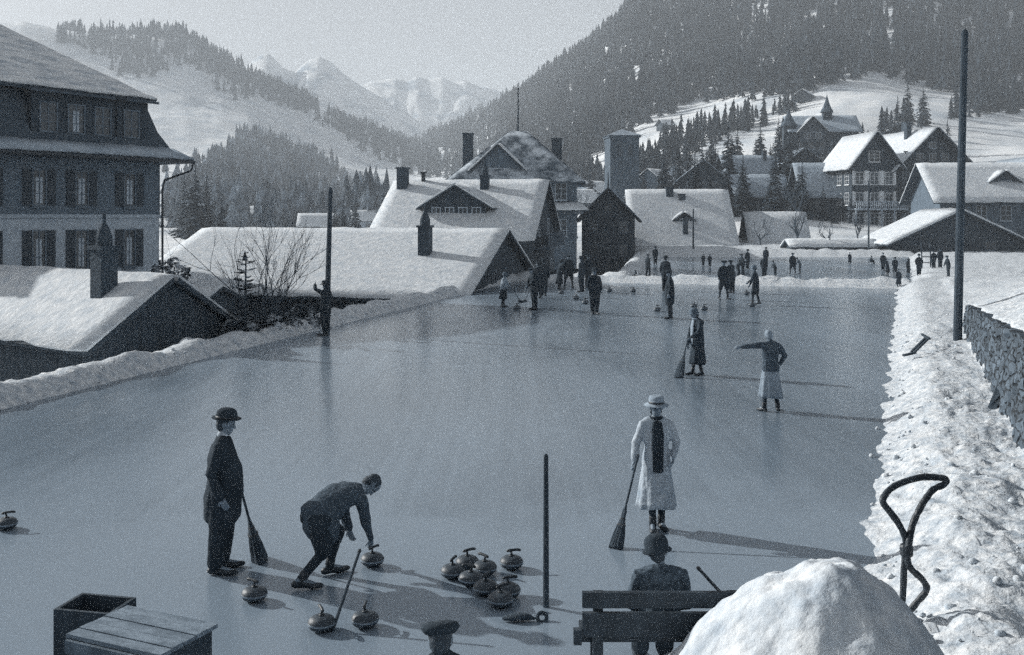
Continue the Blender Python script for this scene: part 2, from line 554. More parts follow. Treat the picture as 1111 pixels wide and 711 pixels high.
def mountain(name, crest, dc, foot_y, df, m, amp, fr, seed, nx=150, ny=46):
    """A range with its own distance and body: foot, ridged flank, crest and a back slope."""
    x0, x1 = crest[0][0], crest[-1][0]
    vs = []
    for j in range(ny + 1):
        t = j / ny
        for i in range(nx + 1):
            px = lerp(x0, x1, i / nx)
            cy = interp(px, crest)
            zc = CZ - (cy - HY) * dc / F
            X0 = (px - CX) * dc / F
            zf = CZ - (foot_y - HY) * df / F
            if t <= .72:
                q = t / .72; d = lerp(df, dc, q); z = lerp(zf, zc, q ** 1.25)
            else:
                q = (t - .72) / .28; d = lerp(dc, dc * 1.2, q); z = lerp(zc, zc * .55, q); 
            x = X0 * (.55 + .45 * min(1, t / .72)) if False else (px - CX) * d / F
            r = fbm(x * fr + seed, d * fr * .6, seed, 5)
            env = math.sin(PI * min(1, t / .72)) if t < .72 else .5
            z += amp * (1 - 2 * abs(r)) * .5 * (env * .9 + .12) * (1 if t < .72 else .5)
            vs.append((x, d, z))
    W = nx + 1
    fs = [(a * W + b, a * W + b + 1, (a + 1) * W + b + 1, (a + 1) * W + b) for a in range(ny) for b in range(nx)]
    me = bpy.data.meshes.new(name); me.from_pydata(vs, [], fs)
    return tag(link(name, me, m, None, True), kind='structure')


mountain('mountain_peak', [(150, 150), (220, 108), (258, 84), (270, 70), (283, 60), (290, 58), (297, 62), (308, 74), (320, 78), (334, 66), (346, 61), (352, 64), (360, 68), (372, 80), (392, 94), (410, 104), (430, 118), (470, 140), (520, 170)], 1650, 215, 1250, 'rock_snow', 24, .012, 3.3)
mountain('mountain_range', [(300, 150), (360, 104), (385, 96), (405, 88), (428, 85), (440, 88), (452, 83), (466, 87), (480, 84), (492, 90), (505, 88), (520, 94), (535, 97), (552, 104), (600, 130), (660, 170)], 1980, 205, 1560, 'rock_snow', 26, .010, 9.1)


# ------------------------------------------------------------------ forests on the slopes
def inpoly(x, y, P):
    c = False
    j = len(P) - 1
    for i in range(len(P)):
        xi, yi = P[i]; xj, yj = P[j]
        if (yi > y) != (yj > y) and x < (xj - xi) * (y - yi) / (yj - yi) + xi:
            c = not c
        j = i
    return c


def add_spruce(vs, fs, x, y, z, h, rng, tiers=5, pts=7):
    """A small ragged spruce: drooping saw-edged tiers."""
    w = h * rng.uniform(.15, .23)
    lx, ly = rng.uniform(-.04, .04) * h, rng.uniform(-.04, .04) * h
    for k in range(tiers):
        t0 = .06 + .86 * k / tiers; t1 = min(1.0, t0 + 1.55 / tiers)
        r = w * (1 - t0) * rng.uniform(.8, 1.15) + .12
        o = len(vs); a0 = rng.uniform(0, 6.28)
        vs.append((x + lx * t1, y + ly * t1, z + h * t1))
        for j in range(pts * 2):
            a = a0 + PI * j / pts
            q = r * (rng.uniform(.6, 1.45) if j % 2 == 0 else rng.uniform(.3, .65))
            vs.append((x + lx * t0 + q * math.cos(a), y + ly * t0 + q * math.sin(a), z + h * (t0 + (.05 if j % 2 else 0) + rng.uniform(-.015, .015))))
        m = pts * 2
        fs += [(o, o + 1 + j, o + 1 + (j + 1) % m) for j in range(m)]


def forest(name, label, polys, drange, pxrange, n, hh, seed, gate=-1.0, gfr=.02, m='forest_needles', tiers=5, pts=6, holes=()):
    rng = random.Random(seed); vs, fs = [], []
    done = tries = 0
    l0, l1 = drange
    while done < n and tries < n * 30:
        tries += 1
        d = math.sqrt(rng.uniform(l0 * l0, l1 * l1)); px = rng.uniform(*pxrange)
        x = (px - CX) * d / F
        z = ground_z(x, d)
        py = HY + (CZ - z) * F / d
        jx, jy = px + rng.gauss(0, 3), py + rng.gauss(0, 2.5)
        if not any(inpoly(jx, jy, P) for P in polys) or any(inpoly(jx, jy, P) for P in holes):
            continue
        if fbm(x * gfr, d * gfr, seed, 3) < gate:
            continue
        add_spruce(vs, fs, x, d, z - .4, rng.uniform(*hh) * (1 if rng.random() > .14 else .5) * (1 + .35 * nz(x * .05, d * .05, seed)), rng, tiers, pts); done += 1
    me = bpy.data.meshes.new(name); me.from_pydata(vs, [], fs)
    o = link(name, me, m, None, False)
    print('FOREST', name, done, tries)
    return tag(o, label, 'forest', kind='stuff')


HOLES_R = [[(640, 175), (683, 143), (740, 120), (800, 106), (800, 112), (730, 140), (700, 158), (660, 180)],
           [(700, 198), (745, 164), (800, 140), (862, 118), (930, 88), (985, 84), (1000, 100), (1125, 96), (1125, 230), (700, 230)]]
forest('spruce_forest', 'dense dark spruce forest covering the steep right hillside up to the sky',
       [[(535, 116), (548, 100), (600, 60), (650, 20), (690, -60), (1500, -60), (1500, 130), (1095, 96), (1000, 100), (985, 84), (930, 84), (860, 108), (800, 105), (740, 118), (690, 140), (665, 160), (640, 172), (610, 188), (570, 190), (545, 160)]],
       (230, 1010), (530, 1420), 15500, (8, 15.5), 11, -.62, .03)
forest('spruce_wood', 'band of dark trees crossing the snow slope above the village houses',
       [[(690, 190), (725, 160), (780, 138), (860, 112), (868, 118), (800, 146), (750, 168), (735, 190), (700, 205)],
        [(1030, 118), (1070, 105), (1180, 100), (1180, 128), (1090, 124), (1030, 132)],
        [(925, 160), (960, 138), (985, 128), (1000, 140), (960, 160)],
        [(560, 190), (640, 176), (655, 205), (600, 225), (560, 225)]],
       (190, 480), (550, 1200), 620, (4, 10), 5, -.35, .05, tiers=8, pts=7)
forest('crest_wood', 'dark pointed spruce wood along the crest of the snowy left hill',
       [[(86, 50), (100, 40), (150, 36), (200, 38), (230, 58), (262, 80), (262, 92), (232, 86), (212, 74), (196, 68), (178, 76), (150, 88), (130, 84), (122, 70), (110, 58)],
        [(226, 92), (262, 84), (300, 86), (330, 104), (345, 118), (330, 122), (300, 112), (265, 106), (230, 98)],
        [(60, 40), (90, 34), (96, 44), (70, 52)]],
       (700, 1150), (50, 360), 1300, (11, 18), 21, -.75, .02)
forest('mixed_wood', 'grey hazy wood on the lower slope behind the long snowy roof',
       [[(170, 258), (180, 222), (205, 190), (235, 174), (262, 152), (290, 150), (318, 158), (350, 178), (380, 196), (415, 215), (440, 245), (420, 262), (170, 262)]],
       (260, 800), (160, 450), 1700, (7, 15), 31, -.22, .022, m='hazy_snow_needles')
forest('valley_wood', 'pale hazy forest bands on the far slopes of the valley',
       [[(340, 132), (372, 124), (420, 134), (470, 140), (500, 128), (545, 112), (560, 150), (548, 186), (500, 196), (440, 190), (390, 160)]],
       (600, 1250), (330, 570), 1000, (11, 17), 41, -.35, .012)
# ------------------------------------------------------------------ buildings
class House:
    """A gabled (or hipped) house: local x runs along the ridge, -y is the front."""

    def __init__(s, name, label, cat, loc, rz, L, W, hw, hr, wall='plaster', ov=.7, snow='roof_snow', th=.28, hip=0.0, group=None, roofm='dark_wood', gable_m=None, seed=1.0, ove=None, gov=None):
        s.L, s.W, s.hw, s.hr = L, W, hw, hr
        th *= .68
        s.root = thing(name, label, cat, loc, rz, group)
        mb = MB()
        if hip:
            mb.box(-L / 2, L / 2, -W / 2, W / 2, 0, hw)
        else:
            if gable_m:
                mb.box(-L / 2, L / 2, -W / 2, W / 2, 0, hw - .01)
                g = MB(); g.prism([(-W / 2 - .02, hw), (W / 2 + .02, hw), (0, hr)], -L / 2 - .02, L / 2 + .02, Matrix.Rotation(PI / 2, 4, 'Z'))
                g.build('gable', gable_m, s.root)
            else:
                mb.prism([(-W / 2, 0), (W / 2, 0), (W / 2, hw), (0, hr), (-W / 2, hw)], -L / 2, L / 2, Matrix.Rotation(PI / 2, 4, 'Z'))
        s.wall = mb.build('wall', wall, s.root)
        k = (hr - hw) / (W / 2)
        ov = ov if ove is None else ove
        gv = gov if gov is not None else (ov if not hip else 0)
        ze = hw - k * ov
        rb = MB(); sn = MB()
        rl = L / 2 - hip
        for sg in (-1, 1):
            ye = sg * (W / 2 + ov)
            if hip:
                a, b, c, d = (-rl, 0, hr), (rl, 0, hr), (L / 2 + ov, ye, ze), (-L / 2 - ov, ye, ze)
            else:
                a, b, c, d = (-L / 2 - gv, 0, hr), (L / 2 + gv, 0, hr), (L / 2 + gv, ye, ze), (-L / 2 - gv, ye, ze)
            rb.slab(a, b, c, d, .03, .17)
            nu = max(4, int(L * 1.3)); nv = max(3, int(W * .7))
            sn.slab(a, b, c, d, .175, .175 + th, nu, nv, th * .30, .9, seed, .35)
            if hip:
                e = sg * (L / 2 + ov)
                rb.slab((sg * rl, .001, hr), (sg * rl, -.001, hr), (e, -W / 2 - ov, ze), (e, W / 2 + ov, ze), .03, .17)
                sn.slab((sg * rl, .001, hr), (sg * rl, -.001, hr), (e, -W / 2 - ov, ze), (e, W / 2 + ov, ze), .175, .175 + th, 4, nv, th * .3, .9, seed, .35)
        s.roof = rb.build('roof', roofm, s.root)
        s.snow = sn.build('snow_cover', snow, s.roof, True)
        s.k = k

    def face(s, f):
        L, W = s.L, s.W
        return {'front': (V(0, -W / 2, 0), V(1, 0, 0), V(0, -1, 0)), 'back': (V(0, W / 2, 0), V(-1, 0, 0), V(0, 1, 0)),
                'left': (V(-L / 2, 0, 0), V(0, -1, 0), V(-1, 0, 0)), 'right': (V(L / 2, 0, 0), V(0, 1, 0), V(1, 0, 0))}[f]

    def win(s, f, u, v, w, h, frame='frame_paint', bars=True, sill=True, shutters=None, off=0.0, parent=None, curtain=0.0):
        o, r, n = s.face(f)
        c = o + r * u + V(0, 0, v) + n * off
        M = Matrix((( r.x, n.x, 0, c.x), (r.y, n.y, 0, c.y), (0, 0, 1, c.z), (0, 0, 0, 1)))
        wn = MB().box(-w / 2, w / 2, -.05, .015, -h / 2, h / 2, M).build('window', 'glass', parent or s.root)
        fb = MB(); t = .07
        fb.box(-w / 2 - t, -w / 2, -.02, .06, -h / 2 - t, h / 2 + t, M).box(w / 2, w / 2 + t, -.02, .06, -h / 2 - t, h / 2 + t, M)
        fb.box(-w / 2, w / 2, -.02, .06, h / 2, h / 2 + t, M).box(-w / 2, w / 2, -.02, .06, -h / 2 - t, -h / 2, M)
        if bars:
            fb.box(-.03, .03, -.01, .035, -h / 2, h / 2, M)
            for q in ((-.17,) if h < 1.1 else (-.17, .17)):
                fb.box(-w / 2, -.03, -.01, .033, h * q - .02, h * q + .02, M).box(.03, w / 2, -.01, .033, h * q - .02, h * q + .02, M)
        fb.build('frame', frame, wn)
        if curtain:
            MB().box(-w * curtain, w * curtain * .9, .017, .024, -h * .46, h * .30, M).build('curtain', 'curtain_cloth', wn)
        if sill:
            MB().box(-w / 2 - .12, w / 2 + .12, -.02, .16, -h / 2 - t - .08, -h / 2 - t - .003, M).build('sill', frame, wn)
        if shutters:
            sw = w * .72
            for q in (-1, 1):
                x0 = q * (w / 2 + t + .02 + sw / 2)
                sb = MB().box(x0 - sw / 2, x0 + sw / 2, .005, .055, -h / 2 - .05, h / 2 + .05, M)
                for k in range(9):
                    zz = -h / 2 + h * (k + .5) / 9
                    sb.box(x0 - sw * .38, x0 + sw * .38, .056, .072, zz - .03, zz + .03, M)
                sb.build('shutter', shutters, parent or s.root)
        return wn

    def door(s, f, u, w, h, m='dark_wood', v=0.0):
        o, r, n = s.face(f); c = o + r * u + V(0, 0, v)
        M = Matrix(((r.x, n.x, 0, c.x), (r.y, n.y, 0, c.y), (0, 0, 1, c.z), (0, 0, 0, 1)))
        d = MB().box(-w / 2, w / 2, -.02, .04, 0, h, M).build('door', m, s.root)
        MB().box(w * .32, w * .38, .04, .10, h * .45, h * .5, M).build('handle', 'iron', d)

    def roof_z(s, y):
        return s.hr - s.k * abs(y)

    def chimney(s, x, y, w, top, m='soot_brick', cap=True, dp=None, cowl=False, z0=None):
        dp = dp or w
        z = (s.roof_z(y) - .3) if z0 is None else z0
        c = MB().box(x - w / 2, x + w / 2, y - dp / 2, y + dp / 2, z, top)
        if cap:
            c.box(x - w / 2 - .07, x + w / 2 + .07, y - dp / 2 - .07, y + dp / 2 + .07, top, top + .12)
        if cowl:
            Mx = Matrix.Translation((x, y, top + (.12 if cap else 0)))
            c.lathe([(w * .45, 0), (w * .44, w * .5), (w * .26, w * .95), (w * .1, w * 1.25), (w * .1, w * 1.7), (.02, w * 1.75)], 10, Mx)
        return c.build('chimney', m, s.roof)

    def dormer(s, x, y0, w, zb, hw, hr, wall='dark_wood', nwin=2, depth=None, ov=.35, th=.2, sg=-1, wh=.8):
        """Gabled dormer on the front slope (sg=-1): its face at y0, walls from zb to hw, ridge at hr."""
        yb = sg * max(0.02, (s.hr - hr) / s.k)
        Mx = Matrix.Identity(4)
        d = MB().prism([(x - w / 2, zb), (x + w / 2, zb), (x + w / 2, hw), (x, hr), (x - w / 2, hw)], min(y0, yb), max(y0, yb)).build('dormer', wall, s.root)
        k = (hr - hw) / (w / 2); r = MB(); sn = MB()
        yf = y0 + sg * ov
        for q in (-1, 1):
            a, b, c, e = (x, yb, hr), (x, yf, hr), (x + q * (w / 2 + ov), yf, hw - k * ov), (x + q * (w / 2 + ov), yb, hw - k * ov)
            r.slab(a, b, c, e, .02, .12); sn.slab(a, b, c, e, .125, .125 + th, 4, 4, th * .25, 1.1, x, .4)
        sn2 = r.build('dormer_roof', 'dark_wood', d)
        MB.build(sn, 'dormer_snow', 'roof_snow', d, True)
        for i in range(nwin):
            u = x + (i - (nwin - 1) / 2) * w / nwin * .9
            o = s.face('front')[0]
            f = 'front' if sg < 0 else 'back'
            off = abs(y0) - s.W / 2
            s.win(f, u if sg < 0 else -u, (zb + hw) / 2 + .05, w / nwin * .5, min(wh, (hw - zb) * .7), off=off, sill=False, parent=d)
        return d

    def balcony(s, f, u0, u1, v, dp=1.1, m='mid_wood', rail=.95):
        o, r, n = s.face(f)
        M = Matrix(((r.x, n.x, 0, o.x), (r.y, n.y, 0, o.y), (0, 0, 1, 0), (0, 0, 0, 1)))
        b = MB().box(u0, u1, .01, dp, v - .16, v, M)
        b.box(u0, u1, dp - .08, dp, v + rail - .08, v + rail, M).box(u0, u0 + .08, .01, dp - .08, v + rail - .08, v + rail, M).box(u1 - .08, u1, .01, dp - .08, v + rail - .08, v + rail, M)
        k = int((u1 - u0) / .22)
        for i in range(k + 1):
            uu = lerp(u0 + .04, u1 - .04, i / k)
            b.box(uu - .045, uu + .045, dp - .065, dp - .02, v, v + rail - .08, M)
        return b.build('balcony', m, s.root)

    def beams(s, f, m='dark_wood', zs=(), us=(), z0=0, z1=3, w=.18, u0=-3, u1=3):
        o, r, n = s.face(f)
        M = Matrix(((r.x, n.x, 0, o.x), (r.y, n.y, 0, o.y), (0, 0, 1, 0), (0, 0, 0, 1)))
        b = MB()
        for z in zs:
            b.box(u0, u1, .005, .07, z - w / 2, z + w / 2, M)
        for u in us:
            b.box(u - w / 2, u + w / 2, .004, .055, z0, z1, M)
        return b.build('timber_frame', m, s.root)


# --- shed in front on the left: dark gable turned to the rink
def ridge_house(name, label, cat, pR, dirL, L, W, hr, hw, zb, **kw):
    """pR: right end of the ridge (x, y); dirL: unit vector along the ridge to the left end."""
    rz = math.atan2(-dirL[1], -dirL[0])
    c = (pR[0] + dirL[0] * L / 2, pR[1] + dirL[1] * L / 2, zb)
    return House(name, label, cat, c, rz, L, W, hw - zb, hr - zb, **kw)


h = ridge_house('wooden_shed', 'low dark boarded shed with snowy roof and stout chimney, below the shuttered house', 'shed', (-10.15, 30.2), (-.817, .578), 13, 4.7, 1.90, .30, -2.6, wall='dark_wood', ov=.45, th=.17, seed=2.0, gov=.25)
h.chimney(4.55, -.95, .56, 5.45, cap=True, cowl=True)
h.win('right', .1, 2.2, .8, .8, frame='dark_wood')

# --- the long snowy roof on the left behind the bank
h = ridge_house('long_barn', 'long barn under one wide smooth snow roof, thin black chimney near its gable', 'barn', (-.62, 58.4), (-.978, .208), 18.3, 17.0, 2.88, -.05, -3.1, wall='dark_wood', ov=.9, th=.22, seed=5.0, gov=.5)
h.chimney(5.8, -4.0, .64, 6.35, m='soot_brick', cap=True, cowl=True)
for u in (-5, -2, 1, 4):
    h.win('front', u, 1.5, .9, .9, frame='mid_wood')
h.win('right', 1.0, 3.4, .9, 1.0, frame='mid_wood'); h.win('right', -2.0, 3.4, .9, 1.0, frame='mid_wood')
# lean-to at its left end
h = ridge_house('lean_to_shed', 'small snow-roofed lean-to between the conifer and the long barn', 'shed', (-13.6, 46.8), (-.978, .208), 5.5, 3.4, .45, -.1, -2.6, wall='dark_wood', ov=.3, th=.22, seed=6.0)
h.door('front', 0, 1.0, 2.0)

# --- house with the wide dormer behind it
h = ridge_house('dormer_house', 'snow-roofed house with a wide gabled dormer and tall brick chimney, behind the long barn', 'house', (2.3, 75), (-.985, .174), 10.9, 13.0, 6.35, 2.5, -2.5, wall='dark_wood', ov=.8, th=.2, seed=8.0, gov=.5)
h.dormer(-.1, -4.4, 4.3, 5.9, 7.15, 8.45, nwin=4, wh=.75, ov=.6)
h.chimney(-5.0, -1.0, .75, 9.9, m='soot_brick')
h.chimney(1.3, -1.2, .6, 9.3, m='soot_brick', cowl=True)
h.chimney(-3.6, -.3, .25, 9.6, m='iron', cap=True)
for u in (-4, 0, 4):
    h.win('right', u, 2.4, .9, 1.2, shutters='shutter_paint')
for u in (-2.5, 2.5):
    h.win('right', u, 5.6, .9, 1.1)
h.balcony('right', -4.5, 4.5, 4.2)

# --- large hotel with hipped roof and flagpole
h = House('hip_roof_hotel', 'big hotel with dark hipped roof, flagpole and gabled attic window, behind the dormer house', 'hotel', (.6, 101, -2.0), R(-4), 11.6, 11.0, 9.6, 14.15, wall='mid_wood', hip=5.0, ov=.8, snow='patchy_snow', th=.09, seed=9.0, roofm='shingle')
h.dormer(-1.6, -4.9, 4.6, 10.0, 10.4, 12.6, nwin=1, ov=.4, wh=.9, wall='mid_wood')
h.chimney(-4.8, -1.8, .95, 13.9, z0=9.9)
h.chimney(3.9, -1.2, .95, 13.4, z0=10.5)
for u in (-4.4, -2.2, 0, 2.2, 4.4):
    h.win('front', u, 8.2, 1.0, 1.5); h.win('front', u, 4.8, 1.0, 1.5)
for u in (-3.6, -1.2, 1.2, 3.6):
    h.win('right', u, 8.2, 1.0, 1.5); h.win('right', u, 4.6, 1.0, 1.5)
sk = MB(); sn = MB()
a, b, c, d = (-6.2, -5.52, 6.9), (6.2, -5.52, 6.9), (7.0, -6.9, 6.3), (-7.0, -6.9, 6.3)
sk.slab(a, b, c, d, 0, .1); sn.slab(a, b, c, d, .105, .32, 12, 3, .05, 1, 3, .3)
so = sk.build('skirt_roof', 'dark_wood', h.root); sn.build('snow_cover', 'roof_snow', so, True)
fp = thing('flagpole', 'thin bare flagpole rising from the hipped hotel roof', 'flagpole', (.6, 101, 12.1), 0)
MB().tube([(0, 0, -.1), (0, 0, 4.4)], [.09, .05], 8).build('pole', 'pole_wood', fp); MB().ell((0, 0, 4.45), .12, .12, .12).build('finial', 'iron', fp)

# --- church tower
zb = CZ + 26 * 150 / F - 9.5
t = thing('church_tower', 'square plain stone tower with a low pyramid roof in the village', 'tower', at(674.5, 231, 150), R(6))
MB().box(-2.15, 2.15, -2.15, 2.15, -4, 11.3).build('wall', 'stone_wall_plain', t)
rf = MB(); rf.rings([[V(-2.55, -2.55, 11.305), V(2.55, -2.55, 11.305), V(2.55, 2.55, 11.305), V(-2.55, 2.55, 11.305)], [V(-.04, -.04, 12.35), V(.04, -.04, 12.35), V(.04, .04, 12.35), V(-.04, .04, 12.35)]])
rf.build('roof', 'old_snow', t)
MB().box(-2.35, 2.35, -2.35, 2.35, 11.0, 11.30).build('cornice', 'stone_wall_plain', t)
for sx in (-.8, .8):
    w = MB().box(sx - .32, sx + .32, -2.17, -2.10, 8.4, 10.0).build('louvre_window', 'shutter_paint', t)
    MB().box(sx - .42, sx + .42, -2.22, -2.155, 8.25, 8.39).build('sill', 'stone_wall_plain', w)
w = MB().lathe([(.02, -.02), (.85, -.02), (.85, .05), (.02, .05)], 20, Matrix.Translation((0, -2.17, 6.6)) @ Matrix.Rotation(PI / 2, 4, 'X')).build('clock_face', 'stone_wall_plain', t)

# --- dark gabled chalet under the tower
h = House('dark_chalet', 'dark steep-gabled chalet with finial below the stone tower', 'house', (10.4, 109, -1.8), R(90 - 6), 11, 5.4, 5.6, 8.4, wall='dark_wood', ov=.6, th=.16, snow='old_snow', seed=12.0)
for u in (-1.5, 1.5):
    h.win('left', u, 4.6, .8, 1.1, frame='mid_wood'); h.win('left', u, 2.2, .8, 1.1, frame='mid_wood')
h.win('left', 0, 6.6, .7, .8, frame='mid_wood')
MB().tube([(-6.0, 0, 8.4), (-6.0, 0, 10.2)], [.12, .03], 6).build('finial', 'dark_wood', h.root)

# --- wide snowy roof beyond the second rink
h = House('village_hall', 'broad hall under a great plain snow roof with one tiny dormer, beyond the far rink', 'hall', (19.6, 121, -1.9), R(-3), 11.2, 17.0, 2.0, 8.75, wall='dark_wood', ov=.5, th=.24, seed=14.0)
h.chimney(-.9, -1.0, .85, 9.1); h.chimney(.5, -1.6, .7, 8.3)
h.dormer(.4, -5.0, 2.0, 4.9, 5.4, 6.1, nwin=1, wh=.5, ov=.3)
h.chimney(.3, -6.6, .55, 5.4)
for u in (-4, -1.4, 1.4, 4):
    h.win('front', u, 1.3, .9, .9, frame='mid_wood')

# --- small snowy shed to its right
h = House('snowy_shed', 'small dark shed with pale snow roof beside the leafless trees', 'shed', (31.0, 120, -1.0), R(-2), 6.3, 5.4, 1.9, 5.2, wall='dark_wood', ov=.5, th=.3, seed=15.0)
h.door('front', 1, 1.0, 1.8); h.win('front', -1.4, 1.1, .8, .7, frame='mid_wood')

# --- grey roofs among the trees
h = House('grey_roof_house', 'grey-roofed house half hidden by spruces, higher of the two left of the chalet hotel', 'house', (41.5, 180, 6.5), R(4), 8.5, 8, 4.6, 8.0, wall='dark_wood', snow='thin_snow', th=.18, seed=16.0)
h.win('front', -2, 3, 1, 1.2); h.win('front', 2, 3, 1, 1.2); h.chimney(3, -1, .7, 8.9)
h = House('grey_roof_house', 'low house with a streaky grey roof among dark spruces, lower of the two', 'house', (39.3, 163, 3.2), R(-3), 7.6, 8.5, 4.0, 7.2, wall='dark_wood', snow='thin_snow', th=.18, seed=17.0)
h.win('front', -2, 2.4, 1, 1.1); h.win('front', 1.6, 2.4, 1, 1.1)
h = House('barn', 'dark barn with big thinly snowed roof directly left of the chalet hotel', 'barn', (49.2, 156, 2.3), R(-4), 10.2, 9.4, 5.0, 9.6, wall='dark_wood', snow='thin_snow', th=.2, ov=.9, seed=18.0)
h.win('front', -3, 3.2, 1, 1.1, frame='mid_wood'); h.win('front', 0, 3.2, 1, 1.1, frame='mid_wood'); h.door('front', 3, 1.6, 2.4)
h = House('lower_shed', 'little snow-roofed house in front of the turreted chalet', 'house', (66.5, 196, 9.6), R(88), 6.0, 4.5, 3.6, 6.2, wall='mid_wood', th=.26, seed=19.0)
h.win('left', 0, 2.4, .9, 1.1)

h = House('dark_chalet', 'dark chalet with a front balcony on the slope right of the great plain hall roof', 'chalet', (31.5, 168, 5.2), R(82), 8, 7.5, 4.6, 7.6, wall='dark_wood', snow='old_snow', th=.16, ov=.9, seed=31.0)
h.balcony('left', -3.4, 3.4, 2.6, 1.0, m='dark_wood')
for u in (-2, 0, 2):
    h.win('left', u, 3.7, .9, 1.1); h.win('left', u, 1.3, .9, 1.1)
h = House('dark_chalet', 'small dark chalet squeezed between the streaky grey roofs and the turreted chalet', 'chalet', (54.5, 192, 9.0), R(86), 8, 7.0, 4.6, 7.4, wall='dark_wood', snow='old_snow', th=.16, ov=.9, seed=32.0)
h.balcony('left', -3.2, 3.2, 2.6, 1.0, m='dark_wood')
for u in (-1.8, 0, 1.8):
    h.win('left', u, 3.7, .9, 1.1); h.win('left', u, 1.3, .9, 1.1)
# --- chalet with turrets up the slope
zt = CZ + 55 * 215 / F
h = House('turreted_chalet', 'large dark chalet with two pointed turrets up on the slope', 'chalet', (67.0, 221, zt - 1), R(-6), 13.5, 11, 8.6, 12.0, wall='dark_wood', snow='old_snow', th=.14, ov=1.0, seed=20.0)
h.dormer(-2.6, -6.6, 5.2, 6.0, 8.6, 11.3, nwin=2, ov=.7, wh=1.2)
for u in (-5.2, -2.8, -.4, 2.0, 4.4):
    h.win('front', u, 2.0, 1.1, 1.5, frame='pale_plaster', sill=False); h.win('front', u, 5.2, 1.0, 1.3)
for u in (-3, 0, 3):
    h.win('right', u, 5.2, 1.0, 1.3)
h.balcony('front', -6.5, 6.5, 3.8, 1.2)
for (x, y, zz, s) in ((-7.2, -4.2, 0, 1.25), (1.4, -1.0, 10.2, .95)):
    tw = MB().box(x - s, x + s, y - s, y + s, zz, zz + (9.6 if zz == 0 else 2.6)).build('turret', 'dark_wood', h.root)
    tp = zz + (9.6 if zz == 0 else 2.6)
    MB().lathe([(s * 1.55, tp + .01), (s * .9, tp + 1.2), (s * .35, tp + 2.6), (.03, tp + 3.9)], 8, Matrix.Translation((x, y, 0))).build('turret_roof', 'shingle', tw)

# --- the chalet hotel: two gables turned to the rink
zt = CZ - 12 * 150 / F
g = House('chalet_hotel', 'tall many-windowed chalet hotel with two timbered gables facing the rink', 'hotel', (61.0, 159, zt - .8), R(90 + 8), 18, 11.4, 9.9, 15.4, wall='dark_wood', th=.22, ov=1.2, seed=21.0, gov=1.6)
for z, us in ((2.2, (-4, -1.4, 1.4, 4)), (5.2, (-4.2, -2.1, 0, 2.1, 4.2)), (8.2, (-4.2, -2.1, 0, 2.1, 4.2)), (11.0, (-2, 0, 2)), (13.0, (0,))):
    for u in us:
        g.win('left', u, z, 1.0, 1.45 if z < 12 else .8)
for z in (3.6, 6.6, 9.6):
    g.balcony('left', -5.4, 5.4, z, 1.2, m='dark_wood' if z > 4 else 'mid_wood')
g.beams('left', zs=(10.0, 12.0), us=(-4.3, -3, -1, 1, 3, 4.3), z0=10.1, z1=11.9, u0=-4.6, u1=4.6)
for z in (2.2, 5.2, 8.2):
    for u in (-6, -2.5, 1, 4.5):
        g.win('back', u, z, 1.1, 1.6)
g.chimney(1.0, -1.3, .9, 17.2); g.chimney(-4.5, 1.4, .8, 16.6)
# left wing, part of the same hotel
def wing(root):
    w = House('wing', 'x', 'x', (-5.6, 9.6, 0), 0, 8.4, 7.0, 10.2, 14.6, wall='dark_wood', th=.22, ov=.9, seed=23.0, gov=1.2)
    for k in ('label', 'category'):
        del w.root[k]
    return w
wg = wing(g)
# flatten the wing into parts of the hotel (wall, roof > snow_cover, windows > frames)
for ch in list(wg.root.children):
    ch.parent = g.root; ch.matrix_parent_inverse = Matrix.Translation((-5.6, 9.6, 0))
def wing_win(f, u, v, w_, h_):
    a = wg.win(f, u, v, w_, h_, 'pale_plaster'); a.parent = g.root; a.matrix_parent_inverse = Matrix.Translation((-5.6, 9.6, 0))
for z in (2.0, 5.0, 8.0):
    for u in (-2.3, 0, 2.3):
        wing_win('left', u, z, 1.15, 1.7)
wing_win('left', 0, 11.2, 1.6, 1.5)
for z in (2.0, 5.0, 8.0):
    for u in (-2.4, .4, 2.8):
        wing_win('back', u, z, 1.15, 1.7)
bpy.data.objects.remove(wg.root)
pb = MB()
for u0, hw_ in ((-3.2, .2), (-1.15, .4), (1.15, .4), (3.2, .2)):
    for z in (1.0, 4.0, 7.0):
        pb.box(-5.6 - 4.2 - .03, -5.6 - 4.19, 9.6 - u0 - hw_, 9.6 - u0 + hw_, z, z + 2.1)
pb.build('pale_panel', 'pale_plaster', g.root)
vb = MB().box(-12.2, -9.85, 5.6, 13.6, 3.35, 3.6)
for y in (5.7, 7.65, 9.6, 11.55, 13.5):
    vb.box(-12.1, -11.92, y - .09, y + .09, -.5, 3.345)
for i in range(27):
    y = 5.65 + i * .3
    vb.box(-12.15, -12.07, y - .06, y + .06, 3.605, 4.5)
vb.box(-12.2, -12.02, 5.6, 13.6, 4.505, 4.6)
vb.build('veranda', 'frame_paint', g.root)

